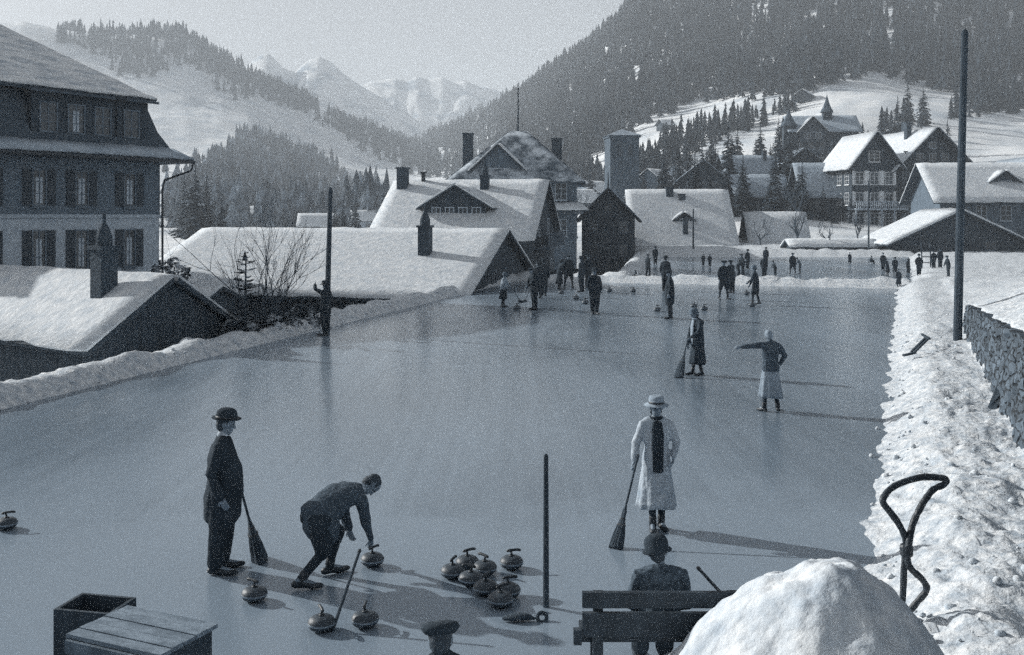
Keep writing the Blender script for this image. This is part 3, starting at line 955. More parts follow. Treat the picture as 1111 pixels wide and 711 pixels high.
# --- house at the right edge and gabled house behind it
h = House('white_house', 'pale-walled house with a broad smooth snow roof, right of the tall pole', 'house', (53.2, 113.5, .6), R(-6), 13.5, 11, 5.3, 9.0, wall='mid_wood', th=.26, ov=1.1, seed=25.0, gov=1.0)
for u in (-5, -2.5, 0, 2.5, 5):
    h.win('front', u, 3.6, 1.0, 1.5); h.win('front', u, 1.1, 1.0, 1.4)
h.dormer(.6, -3.6, 2.6, 6.5, 7.1, 8.1, nwin=1, ov=.4)
h = House('gabled_house', 'dark gable peeping over the snow roof of the pale-walled house', 'house', (66.5, 134, 2.0), R(86), 9, 8.2, 5.6, 9.3, wall='dark_wood', th=.2, snow='old_snow', seed=26.0)
h.win('left', -1.2, 5.4, .9, 1.1, frame='mid_wood'); h.win('left', 1.2, 5.4, .9, 1.1, frame='mid_wood')

# --- low barn whose roof rises to the right behind the skaters
h = House('low_barn', 'low dark barn with thick snow on its rising left roof edge, behind the right-hand skaters', 'barn', (44.3, 104.5, -.2), R(90 - 2), 9, 12.6, 1.5, 4.5, wall='dark_wood', th=.36, ov=.9, seed=27.0, gov=.8)
h.door('left', -1.5, 2.2, 1.9); h.win('left', 3, 1.2, .9, .8, frame='mid_wood')
h = House('low_shelter', 'long flat snow-topped shelter below the chalet hotel', 'shelter', (32.8, 104.5, -.5), R(1), 8.6, 2.6, 1.2, 1.75, wall='dark_wood', th=.34, ov=.4, seed=28.0)
MB().box(-1.2, 1.2, -1.33, -1.302, .1, 1.1).build('door', 'mid_wood', h.root)

# --- hillside huts and distant valley houses
def hut(label, px, d, w=5.0, rz=0.0, wall='dark_wood', hw=2.4, hr=4.2, snow='roof_snow', name='hillside_hut'):
    x = (px - CX) * d / F
    h = House(name, label, 'hut' if 'hut' in name else 'house', (x, d, ground_z(x, d) - .5), rz, w, w * .85, hw, hr, wall=wall, th=.2, ov=.5, snow=snow, seed=px)
    h.win('front', 0, hw * .6, .9, .8, frame='mid_wood', sill=False)
    return h
hut('lone dark hut on the open snowfield under the forest edge', 873, 352, 6.0, R(60))
hut('small snowy hut at the top of the upper snowfield', 722, 372, 5.0, R(30))
for i, (px, d, lb) in enumerate(((276, 330, 'far pale-roofed house in the wood left of the tall pole'), (296, 338, 'second far house beside the pale-roofed one in the wood'), (344, 215, 'small valley house with white roof beside the tall left pole'), (397, 260, 'far valley house with bright roof left of the brick chimney'), (626, 205, 'distant snow-roofed house between hotel and stone tower'), (641, 235, 'tiny white-roofed house just left of the stone tower'), (712, 190, 'pale house wall showing right of the stone tower'), (735, 205, 'bright snow roof behind the great plain hall roof'))):
    hut(lb, px, d, 7.0 if i != 1 else 5.5, R(-20 + 13 * i), 'plaster' if i % 2 else 'mid_wood', 3.2, 5.6, name='valley_house')

# --- the tall shuttered house on the left
def shuttered_house():
    P1 = V(-18.45, 53, 0); P0 = V(-24.2, 44.0, 0)
    ax = (P1 - P0); L = ax.length; ax.normalize(); nrm = V(ax.y, -ax.x, 0)     # outward, toward the rink and camera
    L += 5
    W = 12.0
    zb = -3.0
    c = P1 - ax * (L / 2) - nrm * (W / 2)
    rz = math.atan2(ax.y, ax.x)
    root = thing('shuttered_house', 'tall three-storey house with shuttered windows and flared snow-dusted roof, at the left edge', 'house', (c.x, c.y, zb), rz)
    Z = lambda z: z - zb
    e1, e2, e3 = Z(6.75), Z(9.75), Z(13.6)
    def rect(hx, hy, z, x1=None): return [V(-hx, -hy, z), V(hx if x1 is None else x1, -hy, z), V(hx if x1 is None else x1, hy, z), V(-hx, hy, z)]
    MB().box(-L / 2, L / 2, -W / 2, W / 2, 0, Z(3.9)).build('lower_wall', 'plaster', root)
    MB().box(-L / 2 - .03, L / 2 + .03, -W / 2 - .03, W / 2 + .03, Z(3.9) + .003, e1).build('upper_wall', 'house_shingle', root)
    MB().box(-L / 2 - .10, L / 2 + .10, -W / 2 - .10, W / 2 + .10, Z(3.78), Z(3.95)).build('string_course', 'frame_paint', root)
    # flared skirt, attic storey and upper roof
    sk = MB().rings([rect(L / 2 + 1.2, W / 2 + 1.2, e1 - .12), rect(L / 2 + 1.2, W / 2 + 1.2, e1 + .03), rect(L / 2 + .45, W / 2 + .45, e1 + .55), rect(L / 2 - .05, W / 2 - .05, e1 + 1.5), rect(L / 2 - .5, W / 2 - .5, e2)])
    sr = sk.build('skirt_roof', 'shingle', root)
    sn = MB()
    for a, b in ((V(1.2, 1.2, .04), V(.45, .45, .56)),):
        hx, hy, gx, gy = L / 2 + a.x, W / 2 + a.y, L / 2 + b.x, W / 2 + b.y
        z0, z1 = e1 + a.z, e1 + b.z
        sn.slab((-gx, -gy, z1), (gx, -gy, z1), (hx, -hy, z0), (-hx, -hy, z0), .01, .16, 26, 2, .05, 1.2, 3, .3)
        sn.slab((gx, -gy, z1), (gx, gy, z1), (hx, hy, z0), (hx, -hy, z0), .01, .16, 26, 2, .05, 1.2, 4, .3)
    sn.build('snow_cover', 'old_snow', sr, True)
    hx, hy = L / 2 - .35, W / 2 + .15
    ins = 5.2
    up = MB(); us = MB()
    for sgn in (-1, 1):
        A, B, Cc, D = (-hx + ins, 0, e3), (hx - ins, 0, e3), (hx, sgn * hy, e2), (-hx, sgn * hy, e2)
        up.slab(A, B, Cc, D, 0, .16); us.slab(A, B, Cc, D, .165, .27, 30, 16, .035, 1.4, 5, .3)
        A, B, Cc, D = (sgn * (hx - ins), .001, e3), (sgn * (hx - ins), -.001, e3), (sgn * hx, -hy, e2), (sgn * hx, hy, e2)
        up.slab(A, B, Cc, D, 0, .16); us.slab(A, B, Cc, D, .165, .27, 8, 14, .035, 1.4, 5, .3)
    ur = up.build('roof', 'shingle', root); us.build('snow_cover', 'thin_roof_snow', ur, True)
    o = V(0, -W / 2, 0)
    hs = House.__new__(House); hs.L, hs.W, hs.root = L, W, root
    # window rows at the photographed spacing
    ux = []
    for px in (42, 88, 140):
        t = (px - CX) / F
        # intersect view ray (t*d, d) with wall line P1 - ax*s
        s_ = (P1.x - t * P1.y) / (ax.x - t * ax.y)
        ux.append(L / 2 - s_)
    ux.append(ux[0] - 2.6)
    for u in ux:
        hs.win('front', u, Z(5.2), .60, 1.6, shutters='shutter_paint', off=.03, frame='dull_frame', curtain=.30)
        hs.win('front', u, Z(2.25), .60, 1.8, shutters='shutter_paint', off=0, frame='dull_frame', curtain=.26)
    # attic bays
    for px, w, zz in ((80, 4.6, 0), (140, 2.0, 0)):
        t = (px - CX) / F
        s_ = (P1.x - t * P1.y) / (ax.x - t * ax.y); u = L / 2 - s_
        y0 = -W / 2 - .18; z0, z1 = e1 + .45, e2 - .1
        dm = MB().box(u - w / 2, u + w / 2, y0, -W / 2 + 1.5, z0, z1).build('dormer', 'dark_wood', root)
        MB().slab((u - w / 2 - .3, -W / 2 + 1.6, z1 + .35), (u + w / 2 + .3, -W / 2 + 1.6, z1 + .35), (u + w / 2 + .3, y0 - .5, z1 - .05), (u - w / 2 - .3, y0 - .5, z1 - .05), .01, .13).build('dormer_roof', 'shingle', dm)
        k = 3 if w > 3 else 1
        for i in range(k):
            hs.win('front', u + (i - (k - 1) / 2) * 1.45, (z0 + z1) / 2 + .1, .8, 1.3, off=.18, parent=dm, sill=False, frame='dull_frame', curtain=.22 if i == 1 else 0)
    # gutter with downpipe at the near corner
    g = MB().tube([(-L / 2 - 1.2, -W / 2 - 1.27, e1 - .05), (L / 2 + 1.25, -W / 2 - 1.27, e1 - .05)], [.08, .08], 8).build('gutter', 'iron', root)
    MB().tube([(L / 2 + 1.2, -W / 2 - 1.25, e1 - .1), (L / 2 + 1.15, -W / 2 - 1.1, e1 - .5), (L / 2 + .2, -W / 2 - .2, e1 - 1.0), (L / 2 + .12, -W / 2 - .12, e1 - 1.5), (L / 2 + .12, -W / 2 - .12, 0.3)], [.06] * 5, 8).build('downpipe', 'iron', root)


mat('thin_roof_snow', .86, .9, .40, 1.6, .4, 8, .2, stretch=(.45, 1, 2.5), lo=.44, hi=.70)
shuttered_house()
mat('grey_band', .22, .5, .30, 40, .05, 60, .4)
mat('bench_paint', .035, .6, .06, 7, .2, 26, .3)
# ------------------------------------------------------------------ trees and shrubs near the village
def conifer_proto(label, loc, rz, seed, h=10.0, levels=25, dens=14, sc=None, group='spruces among the village houses', spread=.21, m='spruce', droop=1.0, ex=.78, bw=1.0):
    rng = random.Random(seed)
    t = thing('spruce_tree', label, 'tree', loc, rz, group, sc)
    MB().tube([(0, 0, -.8), (0, 0, h * .5), (.03, .02, h * .96)], [h * .018, h * .012, .02], 7).build('trunk', 'hazel_bark', t)
    c = MB()
    for k in range(levels):
        q = k / (levels - 1)
        z = h * (.08 + .88 * q)
        r = h * spread * (1 - q) ** ex * rng.uniform(.8, 1.15) + (.10 if droop > 0 else .24)
        n = max(4, int(dens * (1 - q * .5)))
        z0_ = z
        for i in range(n):
            z = z0_ + rng.uniform(-.5, .5) * h * .88 / (levels - 1)
            if rng.random() < .10:
                continue
            a = rng.uniform(0, 2 * PI); L = r * rng.uniform(.65, 1.2); dr = L * rng.uniform(.25, .55) * droop
            w = (L * rng.uniform(.26, .42) + .06) * bw
            ca, sa = math.cos(a), math.sin(a)
            for sgn in (-1, 1):
                pts = [(0, 0, 0), (.35 * L, sgn * w * .55, -dr * .2 - .02 * h * .3), (.55 * L, sgn * w, -dr * .62), (.72 * L, sgn * w * .45, -dr * .6), (.85 * L, sgn * w * .5, -dr * .95), (L, 0, -dr * .85)]
                vs = [(x * ca - y * sa, x * sa + y * ca, z + zz) for x, y, zz in pts]
                c.add(vs, [(0, 1, 5), (1, 2, 3), (1, 3, 5), (3, 4, 5)])
    for i in range(5):
        a = i * 1.26
        c.add([(0, 0, h), (.10 * math.cos(a), .10 * math.sin(a), h * .93), (.10 * math.cos(a + 1.2), .10 * math.sin(a + 1.2), h * .93)], [(0, 1, 2)])
    c.build('crown', m, t, fix=False)
    return t


def bare_proto(name, label, loc, seed, h=6.0, stems=1, cat='tree', group=None, spread=.5):
    rng = random.Random(seed)
    t = thing(name, label, cat, loc, rng.uniform(0, 6), group)
    tr, tw = MB(), MB()
    def grow(p, dr, L, r, lvl):
        k = 3; path = [p]; q = Vector(p); d = Vector(dr)
        for i in range(k):
            d = (d + V(rng.gauss(0, .12), rng.gauss(0, .12), rng.uniform(0, .12))).normalized(); q = q + d * (L / k); path.append(q.copy())
        (tr if lvl < 2 else tw).tube(path, [lerp(r, r * .55, i / k) for i in range(k + 1)], 6 if lvl < 2 else 4, round_caps=False)
        if lvl >= 4 or L < .22:
            return
        for i in range(rng.choice((3, 3, 4))):
            f = rng.uniform(.45, 1.0); b = path[min(k, int(f * k + .5))]
            nd = (d + V(rng.gauss(0, spread), rng.gauss(0, spread), rng.gauss(.1, spread * .6))).normalized()
            grow(b, nd, L * rng.uniform(.52, .74), r * .52, lvl + 1)
    for i in range(stems):
        a = rng.uniform(0, 6.28); tilt = 0.05 if stems == 1 else .27
        dr = V(math.cos(a) * tilt, math.sin(a) * tilt, 1).normalized()
        grow(V(rng.gauss(0, .12) * (stems > 1), rng.gauss(0, .12) * (stems > 1), -.3), dr, h * (.36 if stems == 1 else .45), h * (.020 if stems == 1 else .0055), 0 if stems == 1 else 1)
    if not tr.v:
        tr.tube([(0, 0, -.4), (0, 0, .4)], [.05, .04], 6)
    tr.build('trunk', 'hazel_bark', t, fix=False); tw.build('crown', 'hazel_bark', t, fix=False)
    return t


def shrub(label, loc, rx, ry, rz, seed, n=500, leaf=.10, m='shrub_leaf', group=None, name='snowy_shrub'):
    rng = random.Random(seed)
    t = thing(name, label, 'shrub', loc, 0, group)
    c = MB(); st = MB()
    for i in range(9):
        a = rng.uniform(0, 6.28); q = rng.uniform(.3, .8)
        st.tube([(0, 0, -.4), (rx * q * math.cos(a) * .6, ry * q * math.sin(a) * .6, rz * .8), (rx * q * math.cos(a), ry * q * math.sin(a), rz * 1.3)], [.03, .02, .008], 4, round_caps=False)
    for i in range(n):
        u = V(rng.gauss(0, 1), rng.gauss(0, 1), rng.gauss(0, 1)).normalized() * rng.uniform(.55, 1.0) ** .5
        b = 1 + .35 * nz(u.x * 2 + seed, u.y * 2, u.z * 2)
        p = V(u.x * rx * b, u.y * ry * b, rz * .75 + u.z * rz * b)
        e1 = V(rng.gauss(0, 1), rng.gauss(0, 1), rng.gauss(0, .5)).normalized(); e2 = e1.orthogonal().normalized()
        s = leaf * rng.uniform(.6, 1.6)
        c.add([p - e1 * s, p + e2 * s * .5, p + e1 * s, p - e2 * s * .5], [(0, 1, 2, 3)])
    st.build('stem', 'hazel_bark', t, fix=False); c.build('foliage', m, t, fix=False)
    return t


# garden behind the bank on the left
P = at(272, 352, 32.5)
conifer_proto('young spruce with snow-laden boughs behind the left snow bank', (P.x + .05, 31.6, -1.9), 0, 3, 4.7, 19, 11, spread=.24, group='garden plants', m='snowy_spruce', droop=-.35, ex=.9, bw=.6)
bare_proto('bare_shrub', 'large leafless bush with many thin stems in front of the long barn', (-8.75, 36.0, -1.6), 5, 6.6, 7, 'shrub', 'garden plants', .42)
bare_proto('bare_shrub', 'smaller leafless bush right of the young spruce', (-9.6, 36.5, -1.6), 6, 4.0, 5, 'shrub', 'garden plants', .42)
for i, (px, py, d, rx, rz, lb) in enumerate(((262, 352, 31.2, .75, .55, 'snow-dusted shrub at the right corner of the dark gabled shed'), (285, 345, 32.5, .8, .6, 'snow-laden low shrub just right of the young spruce'), (305, 340, 33.5, .8, .7, 'dark low shrub under the large leafless bush'), (326, 334, 34.6, .8, .7, 'dark low shrub left of the tall left pole'), (184, 285, 46, 1.2, 1.3, 'dark shrub between the shuttered house and the long barn'))):
    Q = at(px, py, d); rx, rz = rx * .8, rz * .8; shrub(lb, (Q.x, d, Q.z - rz * 1.5 - (.15 if i > 1 else 0)), rx, rx * .9, rz, 60 + i, 700, .11, group='garden plants')
# hedge shrubs beyond the far left corner of the rink
for i, (px, d, lb) in enumerate(((598, 68, 'dark bush at the far left corner of the rink, leftmost'), (609, 69, 'dark bush beside the far skaters, second from the barn gable'), (620, 70, 'dark bush behind the far group, third from the barn gable'), (632, 71, 'dark bush left of the dark chalet, fourth from the barn gable'), (571, 66, 'dark bush against the long barn gable'))):
    x = (px - CX) * d / F; shrub(lb, (x, d, -1.9), 1.1, 1.0, 1.25, 80 + i, 650, .13, 'hedge_leaf', 'dark bushes past the far end', name='dark_bush')

base = conifer_proto('tall dark spruce left of the grey-roofed houses', (0, 0, 0), 0, 101, 11.0)
protos = [base]
SPR = [  # photo px, depth, height, label
    (790, 172, 13.5, None), (779, 168, 9.5, 'shorter spruce left of the grey-roofed houses'), (806, 158, 9, 'spruce in front of the lower grey-roofed house'),
    (820, 190, 10, 'spruce behind the lower grey-roofed house'), (846, 166, 12.5, 'broad spruce left of the big dark barn'), (857, 176, 12, 'spruce rising behind the left end of the dark barn'),
    (838, 150, 8.5, 'small spruce below the grey-roofed houses'), (770, 150, 7.5, 'low spruce at the back of the great snow roof'), (762, 185, 10, 'spruce on the slope above the great snow roof'),
    (748, 205, 10, 'spruce on the upper slope right of the stone tower'), (735, 230, 11, 'far spruce up the slope from the stone tower'), (825, 215, 11, 'spruce below the tree band on the snow slope'),
    (845, 228, 11, 'spruce left of the turreted chalet'), (800, 225, 10, 'slender spruce on the snow slope above the grey roofs'), (893, 148, 5.5, 'small spruce against the dark barn wall'),
    (960, 240, 12, 'spruce above the chalet hotel roof'), (974, 255, 14, 'taller spruce above the chalet hotel roof'), (985, 233, 9, 'spruce on the slope behind the hotel gable'),
    (1028, 240, 11, 'spruce right of the hotel gable on the snow slope'), (1002, 290, 12, 'upper spruce on the open snow behind the hotel'), (1075, 330, 12, 'spruce beneath the forest edge at the far right'),
    (1060, 325, 10, 'smaller spruce beneath the forest edge at the far right'), (1088, 340, 11, 'spruce nearest the right margin under the forest'), (985, 300, 13, 'spruce on the snow tongue beneath the forest'),
    (700, 200, 8, 'spruce just right of the stone tower'), (640, 225, 10, 'spruce left of the stone tower'), (612, 260, 13, 'spruce behind the hip-roofed hotel'), (860, 205, 9, 'spruce beside the left turret of the chalet'),
    (988, 141, 6.5, 'snow-laden spruce before the chalet hotel gable'), (1000, 135, 5.5, 'lower snow-laden spruce before the chalet hotel gable'), (905, 143, 4, 'small spruce before the hotel left wing'),
    (1048, 118, 4.5, 'dark spruce between the low barn and the white house'), (1058, 116, 5, 'second dark spruce beside the white house'),
    (240, 150, 7, 'pointed spruce peeping over the left end of the long barn'), (212, 170, 13, 'dark spruce right of the shuttered house corner'), (200, 200, 14, 'tall spruce beside the shuttered house downpipe'), (224, 210, 15, 'spruce in the wood above the long barn left end'),
    (385, 200, 8.5, 'spruce by the valley houses right of the left pole'), (363, 180, 7, 'dark spruce just right of the left pole top'), (372, 178, 6.5, 'dark small spruce between the pole and the valley house'),
]
for i, (px, d, h, lb) in enumerate(SPR):
    x = (px - CX) * d / F; z = ground_z(x, d) - .2
    if i in (8, 20):
        protos.append(conifer_proto(lb, (x, d, z), i, 102 + i, 11.0, 23, 13, sc=h / 11, spread=.20 + .03 * (i == 8)))
        continue
    if lb is None:
        base.location = (x, d, z); base.scale = (h / 11,) * 3
    else:
        copy_tree(protos[i % len(protos)], (x, d, z), i * 1.7, lb, h / 11)
rng = random.Random(77)
n_ = 0
while n_ < 52:
    px, d = rng.uniform(690, 905), rng.uniform(140, 235)
    x = (px - CX) * d / F; z = ground_z(x, d); py = HY + (CZ - z) * F / d
    if not (165 < py < 238) or (862 < px and py < 195):
        continue
    copy_tree(protos[n_ % 3], (x, d, z - .3), n_ * 2.3, 'dark spruce crowded with others between the roofs of the right-hand village slope', rng.uniform(.5, 1.0), 'dark spruces crowded on the village slope'); n_ += 1
SLO = [(120, 520), (180, 560), (205, 470), (213, 475), (222, 472), (228, 480), (235, 474), (250, 610), (150, 640), (178, 540), (90, 600), (215, 640), (300, 700)]
LBS = ['lone spruce low on the open left slope', 'single spruce in mid snowfield of the left slope', 'first small spruce of the short row on the left slope', 'second small spruce of the short row on the left slope', 'third small spruce of the short row on the left slope', 'fourth small spruce of the short row on the left slope', 'last small spruce of the short row on the left slope', 'lone spruce under the crest wood at its right end', 'lone spruce under the crest wood at its left end', 'small dark spruce just right of the house roof on the slope', 'spruce on the slope close to the house roof edge', 'high lone spruce beneath the crest wood', 'spruce at the foot of the second crest wood']
for i, ((px, d), lb) in enumerate(zip(SLO, LBS)):
    x = (px - CX) * d / F
    copy_tree(protos[i % 3], (x, d, ground_z(x, d) - .3), i, lb, .72, 'lone spruces on the left slope')

b1 = bare_proto('leafless_tree', 'leafless tree before the small snowy shed, left of two', (27.6, 112, .2), 21, 5.6, 1, 'tree', 'leafless trees', .55)
b2 = bare_proto('leafless_tree', 'taller leafless tree at the right end of the small snowy shed', (31.2, 111, .2), 22, 7.2, 1, 'tree', 'leafless trees', .5)
for px, d, s, lb in ((897, 108, .85, 'leafless tree before the dark barn by the shelter'), (932, 112, .8, 'leafless tree before the hotel veranda'), (868, 135, 1.3, 'leafless tree against the dark barn roof'), (858, 150, 1.3, 'wide leafless tree above the snowy shed'), (815, 205, 1.5, 'leafless tree on the snow slope above the grey roofs'), (850, 210, 1.6, 'high leafless tree beside the turreted chalet'), (618, 150, 1.7, 'leafless tree right of the hotel chimney'), (625, 160, 1.6, 'second leafless tree right of the hotel chimney'), (1012, 112, .8, 'leafless tree before the low barn'), (290, 190, 1.9, 'pale leafless tree showing above the long barn ridge'), (775, 128, 1.0, 'leafless tree behind the great snow roof'), (1070, 150, 1.1, 'leafless tree above the white house roof')):
    x = (px - CX) * d / F
    copy_tree(b1 if px % 2 else b2, (x, d, ground_z(x, d) - .2), px, lb, s)

# ------------------------------------------------------------------ poles, wall, fence, bits on the bank
def pole(label, base, top, r, arms=0, group='wooden poles', name='utility_pole', lean=0.0):
    b = V(*base); t = thing(name, label, 'pole', b, 0, group)
    H = top - b.z
    MB().tube([(0, 0, -.8), (lean * .5, 0, H * .5), (lean, 0, H)], [r, r * .88, r * .72], 10).build('shaft', 'pole_wood', t)
    if arms:
        for k in range(arms):
            z = H - .18 - .32 * k
            a = MB().bar((lean - .42, -r * .75 - .05, z), (lean + .42, -r * .75 - .05, z), .09, .09).build('crossarm', 'pole_wood', t)
            ins = MB()
            for x in (-.35, .35):
                ins.lathe([(.02, .045), (.035, .06), (.035, .10), (.05, .12), (.03, .19), (.01, .2)], 8, Matrix.Translation((lean + x, -r * .75 - .05, z)))
            ins.build('insulator', 'frame_paint', a)
    return t


G = gp(1037, 366, .5); pole('tall thick pole beside the stone wall on the right bank', (12.42, 28.3, .4), 9.0, .125, 0, lean=.22)
pole('tall bare pole on the left bank, with a man beside it', (-6.12, 33.4, -.2), 4.75, .10, 0, lean=.14)
pole('thin pole behind the long barn ridge with tiny crossarms', (-9.6, 78, .6), 5.6, .11, 2)
pole('thin pole before the great plain snow roof', (18.6, 104, -.3), 4.6, .10, 0)
pole('thin pole before the chalet hotel veranda', (35.7, 101.5, -.1), 7.4, .10, 0)
pole('small post near the far skaters on the second rink', (32.6, 104, .3), 2.6, .07, 0)
pole('short stub post in the snow by the far child', (27.2, 69.5, .3), .95, .10, 0, name='stub_post')
pole('slim upright foreground post between the stones and the bench', (.335, 10.0, -.02), 1.49, .032, 0, name='rink_post')

wl = MB(); rows_ = 26; prev = 0
ns_ = 420
for i in range(ns_ + 1):
    d = 3 + 28.6 * i / ns_; x = xr(d) + 2.2 / .932
    top = interp(d, WALL_TOP) + .03 + .10 * nz(d * 2.2, 4) + .05 * nz(d * 7, 2) - .55 * sm(29, 31.6, d)
    for j in range(rows_ + 4):
        t_ = min(1.0, j / rows_); z = lerp(-.25, max(top, .45), t_)
        ds_, ps_ = mnoise.voronoi(V(d * 2.6, z * 3.9, 1.7))
        edge = min(1.0, (ds_[1] - ds_[0]) / .22)
        off = .10 * t_ - .11 * edge ** .6 * (.6 + .8 * abs(nz(ps_[0].x * 5, ps_[0].y * 5, 2))) + .02 * nz(d * 11, z * 11)
        if j > rows_:
            off = .12 + .10 * (j - rows_); z -= .03 * (j - rows_)
        wl.v.append((x + .93 * off, d - .36 * off, z))
n = rows_ + 4
wl.f += [(i * n + j, i * n + j + 1, (i + 1) * n + j + 1, (i + 1) * n + j) for i in range(ns_) for j in range(n - 1)]
w = wl.build('stone_wall', 'rubble'); tag(w, 'rough stone retaining wall along the right-hand snow path', 'wall')

fe = thing('slope_fence', 'thin rail fence climbing the snow slope at the right', 'fence', (0, 0, 0))
rl = MB(); prev = None
for i in range(15):
    px = 1050 + i * 6.5; d = 190 + i * 1.2; x = (px - CX) * d / F; z = ground_z(x, d)
    MB().box(x - .06, x + .06, d - .06, d + .06, z - .4, z + 1.15).build('post', 'pole_wood', fe)
    if prev:
        for hgt in (.55, 1.0):
            rl.bar((prev[0], prev[1] - .08, prev[2] + hgt), (x, d - .08, z + hgt), .05, .09)
    prev = (x, d, z)
rl.build('rail', 'pole_wood', fe)

# broken clods of shovelled snow on the banks
ck = MB(); rng = random.Random(5)
for k in range(520):
    if k < 220:
        d = 8.3 + 30 * rng.random() ** 1.7; x = xr(d) + rng.choice((rng.gauss(.55, .20), rng.uniform(.1, 2.1)))
    elif k < 400:
        d = 19 + 36 * rng.random() ** 1.4; x = xl(d) - rng.gauss(.3, .22)
    else:
        x = rng.uniform(2, 21); d = dridge(x) + rng.gauss(0, .5)
    z = max(0.0, ground_z(x, d)); s_ = .016 + .06 * rng.random() ** 4
    o_ = rng.uniform(0, 99); M_ = Matrix.Rotation(rng.uniform(0, 6), 3, 'Z')
    pr = []
    base = len(ck.v)
    for q_ in range(5):
        th_ = PI * q_ / 4
        for h_ in range(6):
            a_ = 2 * PI * h_ / 6 + q_ * .5
            p_ = V(math.sin(th_) * math.cos(a_), math.sin(th_) * math.sin(a_) * .8, math.cos(th_) * .65)
            p_ *= s_ * (1 + .7 * nz(p_.x * 1.7 + o_, p_.y * 1.7, p_.z * 1.7))
            p_ = M_ @ p_
            ck.v.append((x + p_.x, d + p_.y, z + s_ * .25 + p_.z))
    ck.f += [(base + q_ * 6 + h_, base + q_ * 6 + (h_ + 1) % 6, base + (q_ + 1) * 6 + (h_ + 1) % 6, base + (q_ + 1) * 6 + h_) for q_ in range(4) for h_ in range(6)]
tag(ck.build('snow_clods', 'snow', None, True), 'loose broken clods of snow scattered along the banks of the rink', 'snow', kind='stuff')

# plank leaning on the wall foot, fallen trestle, ladder
a, b = at(1072, 446, 18.4), at(1089, 414, 18.9)
t = thing('plank', 'dark plank leaning against the foot of the stone wall', 'plank', a)
MB().bar((0, 0, -.15), b - a, .16, .05).build('board', 'dark_wood', t)
MB().bar(V(.02, -.05, .12), V(.10, -.05, .12) + (b - a) * .3, .05, .05).build('batten', 'dark_wood', t)
t = thing('wooden_trestle', 'small fallen wooden trestle on the right snow bank', 'trestle', at(1003, 385, 25.8), R(20))
for (p, q) in (((-.35, 0, .05), (.20, .05, .42)), ((-.20, .25, .05), (.33, .28, .42))):
    MB().bar(p, q, .045, .045).build('leg', 'dark_wood', t)
MB().bar((.12, -.05, .40), (.30, .42, .46), .055, .05).build('beam', 'dark_wood', t)
MB().bar((-.75, -.1, .03), (-.30, -.02, .07), .07, .05).build('stake', 'dark_wood', t)
t = thing('ladder_sledge', 'ladder-like wooden sledge standing upright on the far snow', 'sledge', (28.2, 69.0, .35), R(-15))
for x in (-.28, .28):
    MB().tube([(x, 0, -.1), (x, .12, .8), (x, .3, 1.5), (x + .02, .6, 1.68)], [.045] * 4, 6).build('runner', 'pole_wood', t)
for z in (.35, .75, 1.15):
    MB().bar((-.28, .02 + z * .15, z), (.28, .02 + z * .15, z), .05, .06).build('rung', 'pole_wood', t)

# bent iron hoop stuck in the snow
t = thing('iron_hoop', 'thick bent black iron loop standing in the near snow bank', 'iron loop', at(984, 640, 9.0), 0)
def q(px, py, dd=0.0): return at(px, py, 9.0 + dd) - at(984, 640, 9.0)
path = [q(978, 668, 0), q(980, 640, 0), q(981, 612), q(983, 588), q(976, 570), q(966, 556), q(958, 545), q(961, 536, .05), q(970, 528, .1), q(984, 522, .15), q(1000, 518, .2), q(1014, 518, .22), q(1026, 520, .2), q(1024, 526, .17), q(1013, 531, .15), q(1004, 542, .1), q(997, 554, .06), q(990, 570, .03), q(986, 590, -.04), q(985, 610, -.05), q(990, 619, -.05), q(999, 627, -.03), q(1005, 636, 0), q(1004, 643, .02), q(997, 651, .03), q(988, 662, .05)]
def cr(P, k=4):
    out = []
    for i in range(len(P) - 1):
        p0, p1, p2, p3 = P[max(i - 1, 0)], P[i], P[i + 1], P[min(i + 2, len(P) - 1)]
        for j in range(k):
            u = j / k
            out.append(.5 * ((2 * p1) + (p2 - p0) * u + (2 * p0 - 5 * p1 + 4 * p2 - p3) * u * u + (3 * p1 - p0 - 3 * p2 + p3) * u ** 3))
    out.append(P[-1]); return out
pp = cr(path)
MB().tube(pp, [.030 * (1 + .25 * nz(i * .7, 3)) for i in range(len(pp))], 8).build('rod', 'iron', t, True)
MB().lathe([(.05, -.05), (.058, -.03), (.058, .03), (.05, .05)], 10, Matrix.Translation(q(983.5, 597, -.02))).build('binding', 'iron', t)

# foreground heap of shovelled snow
hp = MB(); nx, ny = 150, 120; vs = []
for j in range(ny + 1):
    for i in range(nx + 1):
        x = lerp(.75, 4.3, i / nx); d = lerp(5.4, 9.3, j / ny)
        cx, cy = 2.32, 7.3
        px_ = (x - CX * 0) ; rx = (x - cx) / (1.10 if x < cx else .86); ry = (d - cy) / 1.15
        g = math.exp(-((rx * rx + ry * ry) ** 1.4) * .72)
        g = min(g, 1.0) ** 1.0; z = -.08 + 1.34 * g + .14 * fbm(x * 1.5, d * 1.5, 4, 4) * min(1, g * 3) + .035 * abs(fbm(x * 4, d * 4, 2, 3)) * min(1, g * 2) + .008 * nz(x * 14, d * 14)
        vs.append((x, d, z))
W = nx + 1
hp.add(vs, [(b * W + a, b * W + a + 1, (b + 1) * W + a + 1, (b + 1) * W + a) for b in range(ny) for a in range(nx)])
tag(hp.build('snow_heap', 'snow', None, True, fix=False), 'smooth mound of shovelled snow in the near right corner', 'snow heap')

